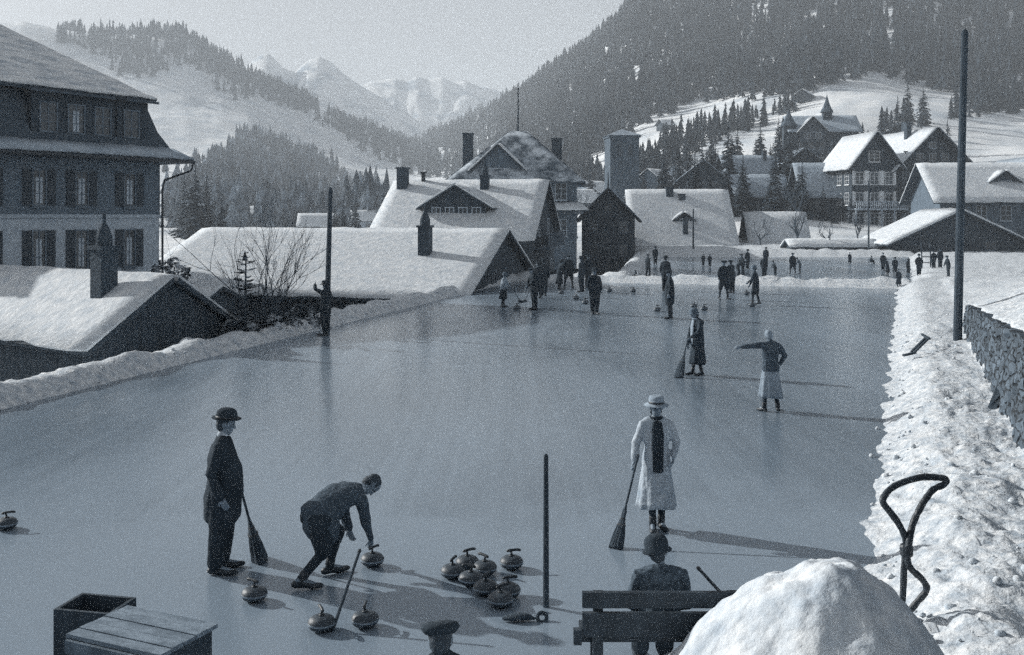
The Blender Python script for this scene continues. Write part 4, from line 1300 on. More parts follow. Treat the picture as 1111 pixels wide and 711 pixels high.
# bench
t = thing('park_bench', 'dark slatted bench seen from behind at the near edge of the ice', 'bench', (1.62, 8.1, 0))
for z0, z1 in ((.73, .855), (.50, .69)):
    MB().box(-1.06, 1.35, -.03, .015, z0, z1).build('back_slat', 'bench_paint', t)
MB().box(-1.06, 1.35, .08, .24, .415, .455).build('seat_slat', 'bench_paint', t); MB().box(-1.06, 1.35, .27, .43, .415, .455).build('seat_slat', 'bench_paint', t)
for x in (-.93, .15, 1.2):
    MB().box(x - .04, x + .04, .017, .07, -.05, .84).build('leg', 'bench_paint', t)
    MB().box(x - .035, x + .035, .36, .42, -.05, .412).build('leg', 'bench_paint', t)
    MB().box(x - .03, x + .03, .072, .42, .34, .405).build('bracket', 'bench_paint', t)
MB().box(-1.13, -1.065, -.04, .02, .44, .56).build('end_block', 'bench_paint', t)

# crates bottom left
Q0 = at(100, 668, 8.0)
t = thing('wooden_crate', 'open dark wooden box at the lower left edge of the ice', 'crate', (-3.50, 8.52, 0), R(-12))
for (x0, x1, y0, y1) in ((-.26, .26, -.19, -.16), (-.26, .26, .16, .19), (-.26, -.23, -.158, .158), (.23, .26, -.158, .158)):
    MB().box(x0, x1, y0, y1, .0, .60).build('side_panel', 'dark_wood', t)
MB().box(-.225, .225, -.155, .155, .03, .06).build('base', 'dark_wood', t)
t = thing('wooden_crate', 'low plank-topped box with grey weathered lid beside the open dark box', 'crate', (-2.83, 7.75, 0), R(-24))
MB().box(-.42, .42, -.30, .30, 0, .66).build('body', 'dark_wood', t)
for i in range(5):
    y = -.30 + i * .125
    MB().box(-.46, .46, y + .004, y + .119, .663, .695 + .004 * (i % 2)).build('lid_board', 'grey_wood', t)
MB().box(-.44, .44, -.33, -.302, .56, .66).build('front_rail', 'mid_wood', t)


# ------------------------------------------------------------------ curling stones, brooms and sticks
STONE = None
def make_stone(label, loc, rz):
    t = thing('curling_stone', label, 'curling stone', loc, rz, 'curling stones')
    MB().lathe([(.01, 0), (.055, 0), (.075, .006), (.118, .03), (.137, .058), (.139, .066), (.139, .086), (.137, .094), (.118, .124), (.085, .143), (.05, .150), (.01, .151)], 28).build('granite_body', 'granite', t, True)
    MB().lathe([(.139, .066), (.1405, .068), (.1405, .084), (.139, .086)], 28).build('strike_band', 'grey_band', t, True)
    h = MB().tube([(0, 0, .149), (0, 0, .185), (-.012, 0, .205), (-.035, 0, .213)], [.013, .012, .012, .012], 8)
    h.tube(cr([V(-.05, 0, .208), V(-.02, 0, .215), (V(.035, 0, .220)), V(.075, 0, .221), V(.10, 0, .214)]), [.013] + [.016] * 15 + [.013], 10)
    h.lathe([(.03, .150), (.032, .158), (.015, .164)], 14)
    h.build('handle', 'handle_metal', t, True)
    return t
STN = [  # photo px, base row, rotation, label, z
    (276, 652, 2.6, 'curling stone left of the bending man, nearest the standing man'), (404, 614, .9, 'curling stone under the bending man hand'),
    (349, 684, 2.0, 'curling stone beside the leaning stick, left of two'), (396, 680, 1.6, 'curling stone right of the leaning stick, near the lower edge'),
    (491, 627, 1.2, 'leftmost curling stone of the cluster'), (507, 617, .5, 'curling stone at the back of the cluster'), (526, 623, 2.4, 'curling stone at the right rear of the cluster, behind the middle one'),
    (511, 635, 2.9, 'curling stone in the middle of the cluster with a bright left side'), (527, 645, 1.1, 'curling stone near the front of the cluster, beside the last two'), (551, 648, .2, 'rightmost curling stone of the tight cluster'),
    (543, 658, .7, 'frontmost curling stone of the cluster'), (555, 617, 0.1, 'lone curling stone right of the cluster, before the slim post'), (7, 574, .4, 'curling stone at the far left border of the ice'),
    (561, 336, 0, 'far curling stone at the feet of the broom girl'), (609, 319, 1, 'far curling stone left of the far pair'), (625, 325, 2, 'far curling stone behind the walking man'), (635, 330, 0, 'far curling stone just left of the walking man'),
    (661, 317, 1, 'far curling stone right of the walking man'), (687, 317, 2, 'far curling stone alone near the ridge'), (713, 338, .5, 'far curling stone with pale handle beside the tall dark man'),
    (753, 334, 1.5, 'far curling stone behind the head of the sweeping woman, left one'), (764, 337, .8, 'far curling stone right of the sweeping woman hat'), (810, 320, 1.3, 'far curling stone left of the striding woman'), (816, 333, 2.1, 'far curling stone at the foot of the striding woman'),
]
for i, (px, py, rz, lb) in enumerate(STN):
    g = gp(px, py, 0)
    s = .93 if py > 500 else 1.12
    if STONE is None:
        STONE = make_stone(lb, g, rz); STONE.scale = (s, s, s)
    else:
        copy_tree(STONE, g, rz, lb, s)


def broom(label, foot, top, w=.20, hl=.36, group='sweeping brooms'):
    """Besom with its bristle foot at 'foot' and the end of its stick at 'top'."""
    foot, top = Vector(foot), Vector(top); ax = top - foot; L = ax.length
    t = thing('broom', label, 'broom', foot, 0, group)
    t.rotation_mode = 'QUATERNION'; t.rotation_quaternion = ax.to_track_quat('Z', 'Y')
    MB().tube([(0, 0, hl * .8), (0, 0, L)], [.015, .014], 8).build('stick', 'pole_wood', t)
    b = MB()
    b.lathe([(w * .48, .0), (w * .52, .03), (w * .42, hl * .35), (w * .30, hl * .62), (w * .17, hl * .82), (.03, hl), (.017, hl * 1.1)], 26, Matrix.Diagonal((1, .5, 1, 1)), lambda a, z: .09 * math.sin(a * 13 + z * 9) * (1 if z < hl * .7 else 0))
    rng = random.Random(int(L * 1000))
    for i in range(60):
        a = rng.uniform(0, 6.28); q_ = rng.uniform(.6, 1)
        p0 = V(math.cos(a) * w * .30 * q_, math.sin(a) * w * .15 * q_, hl * .6); p1 = V(math.cos(a) * w * .53 * q_, math.sin(a) * w * .28 * q_, rng.uniform(-.02, .03))
        b.bar(p0, p1, .008, .008)
    b.build('bristles', 'straw', t)
    c = MB()
    for z in (.62, .78):
        r = w * (.31 if z < .7 else .19)
        c.lathe([(r, hl * z - .012), (r + .006, hl * z), (r, hl * z + .012)], 20, Matrix.Diagonal((1, .55, 1, 1)))
    c.build('binding', 'iron', t)
    return t


# stick lying against the stones, hand brush on the ice, walking stick at the bench
a, b = at(363, 690, 9.0), at(390, 598, 9.9)
a = gp(361, 684, .01); b = at(390, 598, 9.75)
t = thing('broom_stick', 'long thin stick leaning upward from the ice beside two near stones', 'stick', a)
MB().tube([(0, 0, 0), b - a], [.016, .014], 8).build('shaft', 'pole_wood', t)
MB().tube([(b - a) * .985, (b - a) * 1.01], [.018, .018], 8).build('end_cap', 'iron', t)
g = gp(566, 674, 0)
t = thing('hand_brush', 'small dark hand brush lying on the ice left of the slim post', 'brush', g, R(4))
MB().tube([(-.17, 0, .03), (-.10, 0, .04), (0, 0, .045), (.08, 0, .035), (.12, 0, .02)], [(.02, .02), (.055, .03), (.06, .035), (.035, .025), (.012, .012)], 12, side=(0, 1, 0)).build('bristles', 'straw', t, True)
MB().tube([(.11, 0, .025), (.15, 0, .025)], [.01, .01], 8).build('handle', 'pole_wood', t)
MB().tube([(.15 + .045 + .045 * math.cos(k * PI / 6), .03 * math.sin(k * PI / 6), .03 + .035 * math.sin(k * PI / 6)) for k in range(13)], [.019] * 13, 8).build('loop', 'dark_wood', t)
a, b = at(790, 652, 8.45), at(758, 617, 8.5)
t = thing('walking_stick', 'dark cane resting diagonally against the bench back', 'cane', a)
MB().tube([(a - a), (b - a)], [.014, .013], 8).build('shaft', 'bench_paint', t)
MB().tube([(b - a) * .97, (b - a) * 1.02], [.017, .017], 8).build('knob', 'iron', t)
MB().tube([V(0, 0, 0), (a - b) * 2.6], [.014, .012], 8).build('lower_shaft', 'bench_paint', t)
# ------------------------------------------------------------------ people
STAND = dict(pel=(0, 0, .95), che=(0, 0, 1.28), nek=(0, 0, 1.48), hed=(.02, 0, 1.63),
             shL=(0, .18, 1.405), elL=(-.03, .25, 1.15), wrL=(.04, .25, .91), shR=(0, -.18, 1.405), elR=(-.03, -.25, 1.15), wrR=(.04, -.25, .91),
             hiL=(0, .095, .91), knL=(.02, .10, .50), anL=(-.02, .10, .09), toL=(.17, .13, .035),
             hiR=(0, -.095, .91), knR=(.02, -.10, .50), anR=(-.02, -.10, .09), toR=(.17, -.13, .035))


def frame_of(z, fwd):
    z = z.normalized(); x = fwd - z * fwd.dot(z); x = x.normalized() if x.length > 1e-4 else z.orthogonal().normalized(); y = z.cross(x)
    return Matrix(((x.x, y.x, z.x), (x.y, y.y, z.y), (x.z, y.z, z.z)))


def hand(mb, wr, el, fwd, r, curl=.5, side=1, grip=None):
    """Palm, four unequal bent fingers and a thumb leaving the side of the palm."""
    dr = (grip - wr).normalized() if grip is not None else (wr - el).normalized()
    Mx = frame_of(dr, fwd)
    X, Y, Z = Mx.col[0], Mx.col[1], Mx.col[2]          # X: palm-to-back thickness is Y, fingers spread along X
    k = r / .03
    mb.tube([wr - dr * .02, wr + dr * .05 * k, wr + dr * .09 * k], [(.026 * k, .018 * k), (.040 * k, .017 * k), (.038 * k, .015 * k)], 8, side=X)
    c = -Y * side
    for i, L in enumerate((.070, .082, .076, .060)):
        b = wr + dr * .092 * k + X * ((1.5 - i) * .020 * k)
        m = b + (dr * math.cos(curl * .6) + c * math.sin(curl * .6)) * L * .5 * k
        e = m + (dr * math.cos(curl * 1.7) + c * math.sin(curl * 1.7)) * L * .5 * k
        mb.tube([b - dr * .02, m, e], [.0095 * k, .009 * k, .0075 * k], 6)
    b = wr + dr * .03 * k + X * .03 * k
    mb.tube([b, b + (dr * .6 + X * .7 + c * .2).normalized() * .04 * k, b + (dr * .6 + X * .7 + c * .2).normalized() * .04 * k + (dr + c * .5).normalized() * .032 * k], [.012 * k, .0105 * k, .008 * k], 6)


def person(label, loc, rz, h=1.72, pose=None, top='coat', bottom='trousers', hat='bowler', hair='short', c_top='black_cloth', c_bot='black_cloth', c_hat='black_cloth',
           hem=.66, fat=1.0, lod=1, fwd=(1, 0, 0), skirt_hem=.32, scarf=None, group=None, face=None, gripL=None, gripR=None, c_leg='navy_cloth', seed=0.0, world=False, shirt=False):
    t = thing('person', label, 'person', loc, rz, group)
    J = {k: Vector(v) for k, v in STAND.items()}
    sc = h / 1.75 if not world else 1.0
    for k, v in (pose or {}).items():
        J[k] = Vector(v)
    if not world:
        J = {k: v * sc for k, v in J.items()}
    s1 = h / 1.75
    fwd = Vector(fwd).normalized()
    face = Vector(face).normalized() if face is not None else fwd
    vox = {0: .028, 1: .018, 2: .010}[lod]
    shv = (J['shL'] - J['shR']).normalized()
    hpv = (J['hiL'] - J['hiR']).normalized()
    # body: one continuous skin
    b = MB()
    b.tube([J['pel'], lerp(J['pel'], J['che'], .5), J['che'], lerp(J['che'], J['nek'], .65), J['nek']], [(.14 * s1, .10 * s1), (.13 * s1, .095 * s1), (.16 * s1, .10 * s1), (.13 * s1, .07 * s1), (.055 * s1, .055 * s1)], 12, side=shv)
    Mh = frame_of(J['hed'] - J['nek'], face)
    hc = J['hed']
    X, Y, Z = Mh.col[0], Mh.col[1], Mh.col[2]
    b.tube([J['nek'] - Z * .03, hc - Z * .05 * s1], [.055 * s1, .052 * s1], 10)
    b.ell(hc + Z * .025 * s1, .098 * s1, .078 * s1, .105 * s1, 16, 12, Mh)
    b.ell(hc + X * .020 * s1 - Z * .055 * s1, .068 * s1, .060 * s1, .075 * s1, 14, 10, Mh)
    b.tube([hc + X * .088 * s1 + Z * .012 * s1, hc + X * .104 * s1 - Z * .028 * s1], [.010 * s1, .016 * s1], 6)
    b.tube([hc + X * .075 * s1 - Z * .068 * s1 - Y * .025 * s1, hc + X * .086 * s1 - Z * .066 * s1, hc + X * .075 * s1 - Z * .068 * s1 + Y * .025 * s1], [.008 * s1, .011 * s1, .008 * s1], 6)
    for q in (-1, 1):
        b.ell(hc + Y * q * .080 * s1 - X * .008 * s1 - Z * .005 * s1, .020 * s1, .012 * s1, .033 * s1, 8, 6, Mh)
    for S in 'LR':
        q = 1 if S == 'L' else -1
        sh, el, wr = J['sh' + S], J['el' + S], J['wr' + S]
        b.tube([lerp(sh, J['che'], .35), sh, lerp(sh, el, .5), el, lerp(el, wr, .4), wr], [.05 * s1, .055 * s1, .047 * s1, .038 * s1, .037 * s1, .026 * s1], 8)
        hand(b, wr, el, shv.cross(wr - el) if (shv.cross(wr - el)).length > .02 else fwd, .030 * s1 * (1.0 if lod else 1.25), .6 if (gripL if S == 'L' else gripR) is None else 1.0, q, gripL if S == 'L' else gripR)
        hi, kn, an, to = J['hi' + S], J['kn' + S], J['an' + S], J['to' + S]
        b.tube([lerp(hi, J['pel'], .4), hi, lerp(hi, kn, .5), kn, lerp(kn, an, .35), an], [.075 * s1, .082 * s1, .072 * s1, .052 * s1, .05 * s1, .035 * s1], 10)
        b.tube([an - fwd * .02, lerp(an, to, .5), to], [.035 * s1, .032 * s1, .025 * s1], 8)
    link('body', remeshed(b, 'body', vox * (.75 if lod == 2 else 1), 2), 'skin', t, True)
    if lod == 2:
        for q in (-1, 1):
            MB().ell(hc + X * .083 * s1 + Y * q * .032 * s1 + Z * .012 * s1, .012 * s1, .014 * s1, .010 * s1, 8, 6, Mh).build('eye', 'hair', t, True)
    # coat / jacket with sleeves
    m = MB()
    dn = (lerp(J['knL'], J['knR'], .5) - J['pel']).normalized()
    hemlen = max(.05, (.95 - hem)) * s1
    hp = J['pel'] + dn * hemlen
    mid = lerp(J['pel'], J['che'], .5)
    bf = (fwd - (J['che'] - J['pel']).normalized() * fwd.dot((J['che'] - J['pel']).normalized())) * (.03 * (fat - 1) * 4)
    w = (1 + fat) / 2
    ring = [(hp, (.192 * w, .148 * fat)), (lerp(hp, J['pel'], .6), (.196 * w, .158 * fat)), (J['pel'] + bf, (.195 * w, .160 * fat)), (mid + bf, (.175 * w, .150 * fat)), (J['che'], (.195 * w, .140 * (1 + fat) / 2)), (lerp(J['che'], J['nek'], .55), (.185 * w, .115)), (lerp(J['che'], J['nek'], .85), (.12, .085)), (J['nek'] + (J['nek'] - J['che']).normalized() * .02, (.072, .068))]
    m.tube([p for p, _ in ring], [(a * s1, c * s1) for _, (a, c) in ring], 18, side=shv)
    for S in 'LR':
        sh, el, wr = J['sh' + S], J['el' + S], J['wr' + S]
        m.tube([lerp(sh, J['che'], .3) , sh, lerp(sh, el, .5), el, lerp(el, wr, .5), lerp(el, wr, .95)], [.075 * s1, .074 * s1, .068 * s1, .062 * s1, .056 * s1, .050 * s1], 10)
        m.tube([lerp(J['nek'], J['che'], .12), lerp(lerp(J['nek'], J['che'], .16), sh, .5), lerp(sh, J['che'], .06)], [.075 * s1, .078 * s1, .070 * s1], 10)
    if lod:   # collar and lapels
        nt = J['nek'] + (J['nek'] - J['che']).normalized() * .02
        for q in (-1, 1):
            m.tube([nt - fwd * .06 * s1, nt + shv * q * .068 * s1, nt + fwd * .065 * s1 + shv * q * .045 * s1 - Z * .03, lerp(J['che'], J['nek'], .3) + fwd * .13 * s1 + shv * q * .03 * s1], [.020 * s1, .020 * s1, .019 * s1, .012 * s1], 6)
    link('coat' if hem < .8 else 'jacket', remeshed(m, 'coat', vox, 2, .017 if lod == 2 else (.012 if lod else .008), 6.0, seed), c_top, t, True)
    if shirt:
        nt = J['nek'] + (J['nek'] - J['che']).normalized() * .03
        MB().tube([nt - Z * .012, nt + Z * .018], [.066 * s1, .064 * s1], 14).build('collar', 'cream_cloth', t, True)
    if bottom == 'trousers':
        m = MB()
        m.tube([J['hiL'] + hpv * .03, J['pel'], J['hiR'] - hpv * .03], [.13 * s1] * 3, 12)
        for S in 'LR':
            hi, kn, an = J['hi' + S], J['kn' + S], J['an' + S]
            an2 = an + (kn - an).normalized() * .02
            m.tube([lerp(hi, J['pel'], .3), hi, lerp(hi, kn, .5), kn, lerp(kn, an2, .5), an2], [.13 * s1, .130 * s1 * w, .112 * s1 * w, .093 * s1 * w, .086 * s1 * w, .080 * s1 * w], 12)
        link('trousers', remeshed(m, 'trousers', vox, 2, .014, 7.0, seed + 3), c_bot, t, True)
    elif bottom == 'breeches':
        m = MB()
        m.tube([J['hiL'] + hpv * .03, J['pel'], J['hiR'] - hpv * .03], [.13 * s1] * 3, 12)
        st = MB()
        for S in 'LR':
            hi, kn, an = J['hi' + S], J['kn' + S], J['an' + S]
            m.tube([lerp(hi, J['pel'], .3), hi, lerp(hi, kn, .6), kn, lerp(kn, an, .18)], [.13 * s1, .135 * s1, .125 * s1, .105 * s1, .065 * s1], 12)
            st.tube([kn, lerp(kn, an, .35), an], [.055 * s1, .057 * s1, .042 * s1], 10)
        link('breeches', remeshed(m, 'breeches', vox, 2, .008, 8.0, seed + 3), c_bot, t, True)
        st.build('stockings', c_leg, t, True)
    else:
        m = MB(); rings = []
        wz = J['pel'] + (J['che'] - J['pel']).normalized() * .10
        kc = lerp(J['anL'], J['anR'], .5)
        N = 40
        for k in range(11):
            u = k / 10
            z = lerp(wz.z, skirt_hem * s1, u)
            cc = V(lerp(wz.x, lerp(J['pel'].x, kc.x, .5), u), lerp(wz.y, lerp(J['pel'].y, kc.y, .5), u), z)
            rg = []
            for j in range(N):
                a = 2 * PI * j / N
                pl = 1 + (.075 * math.sin(a * 9 + seed) + .03 * math.sin(a * 4 + 1)) * u
                ra = lerp(.145, .26, u ** .8) * s1 * pl; rb = lerp(.115, .205, u ** .8) * s1 * pl
                rg.append(cc + shv * (ra * math.cos(a)) + fwd * (rb * math.sin(a)) + V(0, 0, .012 * math.sin(a * 3 + seed) * u))
            rings.append(rg)
        m.rings(rings); m.build('skirt', c_bot, t, True)
        st = MB()
        for S in 'LR':
            kn, an = J['kn' + S], J['an' + S]
            st.tube([kn, lerp(kn, an, .35), an], [.056 * s1, .056 * s1, .040 * s1], 10)
        st.build('stockings', c_leg, t, True)
    for S in 'LR':
        an, to, kn = J['an' + S], J['to' + S], J['kn' + S]
        fd = (to - an); fd.z = 0; fd = fd.normalized()
        bt = MB()
        bt.tube([an - fd * .055 * s1 + V(0, 0, -.045), an + fd * .03 * s1 + V(0, 0, -.035), lerp(an, to, .65) + V(0, 0, -.02), to + fd * .03], [(.042 * s1, .040 * s1), (.046 * s1, .045 * s1), (.050 * s1, .036 * s1), (.038 * s1, .026 * s1)], 10, side=fd.cross(V(0, 0, 1)))
        bt.tube([an - V(0, 0, .03), an + (kn - an).normalized() * .09 * s1], [.050 * s1, .054 * s1], 10)
        for i, p in enumerate(bt.v):
            bt.v[i] = (p[0], p[1], max(p[2], .002) if an.z < .2 else p[2])
        bt.build('boot', 'boot_leather', t, True)
    # hair and hat
    if hair != 'none':
        hb = MB()
        hb.ell(hc - X * .014 * s1 + Z * .036 * s1, .098 * s1, .085 * s1, .100 * s1, 14, 10, Mh)
        hb.ell(hc - X * .045 * s1 - Z * .01 * s1, .062 * s1, .078 * s1, .085 * s1, 12, 8, Mh)
        if hair == 'bob':
            hb.ell(hc - X * .04 * s1 - Z * .06 * s1, .06 * s1, .085 * s1, .07 * s1, 12, 8, Mh)
        link('hair', remeshed(hb, 'hair', max(vox, .014), 1, .006, 16, seed), 'hair' if hair != 'fair' else 'pale_cloth', t, True)
    if hat != 'none':
        tl = Mh.to_4x4() @ Matrix.Rotation(R(-6), 4, 'Y')
        M4 = Matrix.Translation(hc + Z * .050 * s1 - X * .004) @ tl @ Matrix.Scale(s1, 4)
        hb = MB()
        if hat == 'bowler':
            hb.lathe([(.098, -.005), (.150, .010), (.156, .020), (.150, .024), (.112, .012), (.110, .055), (.100, .095), (.070, .122), (.03, .132), (.002, .133)], 24, M4, lambda a, z: .05 * math.cos(2 * a) if z < .03 else .06 * math.cos(2 * a))
        elif hat == 'brim':
            hb.lathe([(.098, -.005), (.172, -.020), (.178, -.012), (.172, -.008), (.112, .012), (.108, .07), (.098, .105), (.06, .118), (.03, .108), (.002, .106)], 24, M4, lambda a, z: .05 * math.cos(2 * a))
        elif hat == 'cloche':
            hb.lathe([(.100, -.03), (.135, -.045), (.138, -.038), (.112, -.01), (.112, .045), (.095, .085), (.06, .105), (.002, .112)], 22, M4)
        elif hat == 'cap':
            hb.lathe([(.100, -.005), (.112, .005), (.135, .035), (.120, .062), (.07, .075), (.002, .078)], 20, M4)
            p0 = hc + Z * .075 * s1
            hb.slab(p0 + X * .08 * s1 - Y * .07 * s1, p0 + X * .08 * s1 + Y * .07 * s1, p0 + X * .165 * s1 + Y * .045 * s1 - Z * .02, p0 + X * .165 * s1 - Y * .045 * s1 - Z * .02, 0, .010)
        elif hat == 'beret':
            hb.lathe([(.100, -.01), (.108, 0), (.140, .03), (.125, .055), (.06, .068), (.012, .07), (.002, .085)], 20, M4)
        ho = hb.build('hat', c_hat, t, True)
        if hat in ('bowler', 'brim') and lod:
            MB().lathe([(.1135, .013), (.1145, .014), (.113, .040), (.110, .041)], 24, M4, lambda a, z: .058 * math.cos(2 * a)).build('hat_band', 'boot_leather', ho, True)
    if scarf:
        sb = MB()
        nt = J['nek']
        sb.tube([nt + shv * .075 * s1 * math.cos(a) + fwd * .075 * s1 * math.sin(a) + V(0, 0, .01) for a in [2 * PI * i / 12 for i in range(13)]], [.026 * s1] * 13, 8, round_caps=False)
        sb.tube([nt + fwd * .085 * s1 - V(0, 0, .03), J['che'] + fwd * .150 * s1, mid + fwd * .160 * s1, J['pel'] + fwd * .172 * s1, J['pel'] + fwd * .185 * s1 - V(0, 0, .14)], [(.06, .015), (.075, .016), (.07, .016), (.065, .015), (.062, .012)], 10, side=shv)
        sb.build('scarf', scarf, t, True)
    return t


def W2L(pts, root, rz):
    """World joints to a person's local frame."""
    c, s = math.cos(-rz), math.sin(-rz)
    out = {}
    for k, p in pts.items():
        x, y = p[0] - root[0], p[1] - root[1]
        out[k] = (x * c - y * s, x * s + y * c, p[2])
    return out


# A: stout standing man in a bowler hat, broom held before him
g = gp(241, 620); A = g
person('stout standing man in bowler hat and dark suit holding a broom', A, R(8), 1.72,
       dict(anL=(-.02, .09, .09), toL=(.18, .13, .035), anR=(-.06, -.10, .09), toR=(.14, -.15, .035), knL=(.02, .10, .5), knR=(-.02, -.1, .5),
            elL=(.02, .27, 1.13), wrL=(.13, .26, .90), elR=(-.09, -.27, 1.14), wrR=(.03, -.27, .88), hed=(.04, 0, 1.625), che=(.0, 0, 1.28), nek=(.01, 0, 1.475)),
       fat=1.28, hem=.60, lod=2, seed=1.0, face=(1, 0, -.12), hat='bowler', shirt=True, gripL=V(.20, .25, .72))
broom('broom with wide bristles held by the stout standing man', (A.x + .32, A.y + .36, .0), (A.x + .10, A.y + .28, .93), .34, .50)

# B: man bending to the stone
B0 = V(-2.05, 10.70, 0)
f = V(.80, .60, 0)
person('man in tweed jacket bending far forward to push a curling stone', B0, 0, 1.70,
       dict(pel=(-.02, 0, .69), che=(.19, .18, .845), nek=(.38, .345, .875), hed=(.50, .43, .905),
            shL=(.23, .44, .84), elL=(.20, .44, .60), wrL=(.27, .36, .44), shR=(.43, .19, .81), elR=(.46, .33, .53), wrR=(.49, .46, .30),
            hiL=(-.08, .08, .67), knL=(.17, .20, .43), anL=(.08, .20, .09), toL=(.24, .30, .035),
            hiR=(.04, -.08, .67), knR=(.08, -.10, .34), anR=(-.14, -.24, .10), toR=(.05, -.22, .035)),
       world=True, fwd=(.80, .60, 0), face=(.70, .35, -.55), top='jacket', hem=.76, fat=1.22, lod=2, seed=2.0, hat='none', hair='short', c_top='tweed_cloth', c_bot='black_cloth', bottom='breeches',
       gripR=V(.495, .50, .21), c_leg='black_cloth', shirt=True)

# C: woman in pale coat
g = gp(712, 573); C_ = g
person('woman in long pale coat, brimmed hat and dark scarf, holding a broom', C_, R(-90), 1.60,
       dict(anL=(.02, .06, .09), toL=(.16, .10, .03), anR=(.10, -.06, .09), toR=(.26, -.08, .03), knL=(.05, .08, .5), knR=(.08, -.07, .5),
            elL=(.0, .27, 1.16), wrL=(.10, .22, .98), elR=(.02, -.27, 1.16), wrR=(.10, -.30, .93)),
       bottom='skirt', skirt_hem=.30, hem=.52, lod=2, seed=3.0, hat='brim', hair='bob', c_top='cream_cloth', c_bot='cream_cloth', c_hat='pale_cloth', scarf='black_cloth', c_leg='navy_cloth', face=(1, .05, -.2), gripR=V(.14, -.32, .80))
broom('narrow broom held out by the woman in the pale coat', (1.20, 11.75, 0), (C_.x - .24, C_.y - .13, .93), .17, .46)

# D: seated man on the bench, seen from behind
person('man in felt hat and dark coat seated on the bench, back to the camera', (1.22, 8.36, 0), R(90), 1.58,
       dict(pel=(-.02, 0, .55), che=(.0, 0, .87), nek=(.0, 0, 1.05), hed=(.03, .02, 1.19), shL=(0, .19, .985), elL=(.04, .27, .72), wrL=(.27, .18, .60), shR=(0, -.19, .985), elR=(.04, -.27, .72), wrR=(.27, -.18, .60),
            hiL=(.02, .10, .54), knL=(.46, .12, .52), anL=(.48, .12, .09), toL=(.66, .14, .03), hiR=(.02, -.10, .54), knR=(.46, -.12, .52), anR=(.48, -.12, .09), toR=(.66, -.14, .03)),
       hem=.86, lod=2, seed=4.0, hat='cloche', c_top='checked_cloth', c_bot='black_cloth', face=(1, -.1, -.05), fat=1.1)

# E: sweeping woman
g = gp(757, 407); E_ = g
person('woman in dark coat and cloche hat sweeping with a long broom', E_, R(200), 1.63,
       dict(elL=(.10, .24, 1.15), wrL=(.27, .12, 1.0), elR=(.10, -.22, 1.12), wrR=(.28, -.02, .80), hed=(.10, 0, 1.60), nek=(.05, 0, 1.46), che=(.02, 0, 1.27), anL=(-.06, .09, .09), anR=(.10, -.10, .09), toL=(.12, .10, .03), toR=(.28, -.10, .03)),
       bottom='skirt', skirt_hem=.30, hem=.40, lod=1, seed=5.0, hat='cloche', hair='bob', c_top='navy_cloth', c_bot='navy_cloth', c_hat='grey_cloth', scarf='pale_cloth', face=(1, 0, -.4), fat=1.05)
fx, fy = E_.x, E_.y
broom('long broom pushed by the woman in the cloche hat', (gp(736, 410).x, gp(736, 410).y, 0), (fx - .20, fy - .08, 1.08), .26, .62)

# F: woman with outstretched arm, back to the camera
g = gp(836, 446); F_ = g
person('woman seen from behind, dark jacket and pale skirt, left arm stretched out', F_, R(100), 1.60,
       dict(elL=(-.02, .42, 1.42), wrL=(.03, .66, 1.40), shL=(0, .19, 1.43), elR=(-.06, -.30, 1.20), wrR=(.06, -.25, 1.0), anL=(-.02, .16, .09), anR=(-.02, -.16, .09), toL=(.14, .22, .03), toR=(.15, -.22, .03), hed=(.05, .02, 1.62)),
       bottom='skirt', skirt_hem=.30, hem=.86, lod=1, seed=6.0, hat='none', hair='fair', c_top='checked_cloth', c_bot='pale_cloth', c_leg='navy_cloth')

# P: man by the tall left pole
g = V(-6.02, 32.75, 0)
person('man in dark overcoat with raised arm beside the tall left pole', g, R(150), 1.74,
       dict(elL=(.22, .26, 1.52), wrL=(.36, .10, 1.66), elR=(-.02, -.26, 1.15), wrR=(.1, -.24, .92), anL=(-.02, .05, .09), anR=(.02, -.06, .09)),
       hem=.5, lod=1, seed=7.0, hat='brim', c_top='black_cloth', c_bot='black_cloth')

# cap of a seated man just peeping in at the lower edge
person('man in a dark crumpled cap low at the bottom edge, only his head showing', (-.45, 6.55, 0), R(100), 1.70,
       dict(pel=(0, 0, .45), che=(.03, 0, .80), nek=(.06, 0, 1.0), hed=(.10, 0, 1.10), shL=(.03, .18, .93), elL=(.1, .26, .6), wrL=(.30, .16, .50), shR=(.03, -.18, .93), elR=(.1, -.26, .66), wrR=(.30, -.16, .52),
            hiL=(.04, .10, .43), knL=(.45, .13, .46), anL=(.42, .13, .09), toL=(.60, .15, .03), hiR=(.04, -.10, .41), knR=(.45, -.13, .46), anR=(.42, -.13, .09), toR=(.60, -.15, .03)),
       hem=.86, lod=1, seed=8.0, hat='cap', c_top='black_cloth', c_bot='black_cloth', face=(1, -.2, -.1))
st = thing('low_stool', 'low wooden stool under the man in the crumpled cap', 'stool', (-.45, 6.55, 0), R(60))
MB().lathe([(.01, .255), (.19, .255), (.19, .295), (.01, .295)], 18).build('seat', 'mid_wood', st)
for i in range(3):
    a = i * 2.094
    MB().tube([(.10 * math.cos(a), .10 * math.sin(a), .255), (.17 * math.cos(a), .17 * math.sin(a), 0)], [.022, .018], 8).build('leg', 'mid_wood', st)

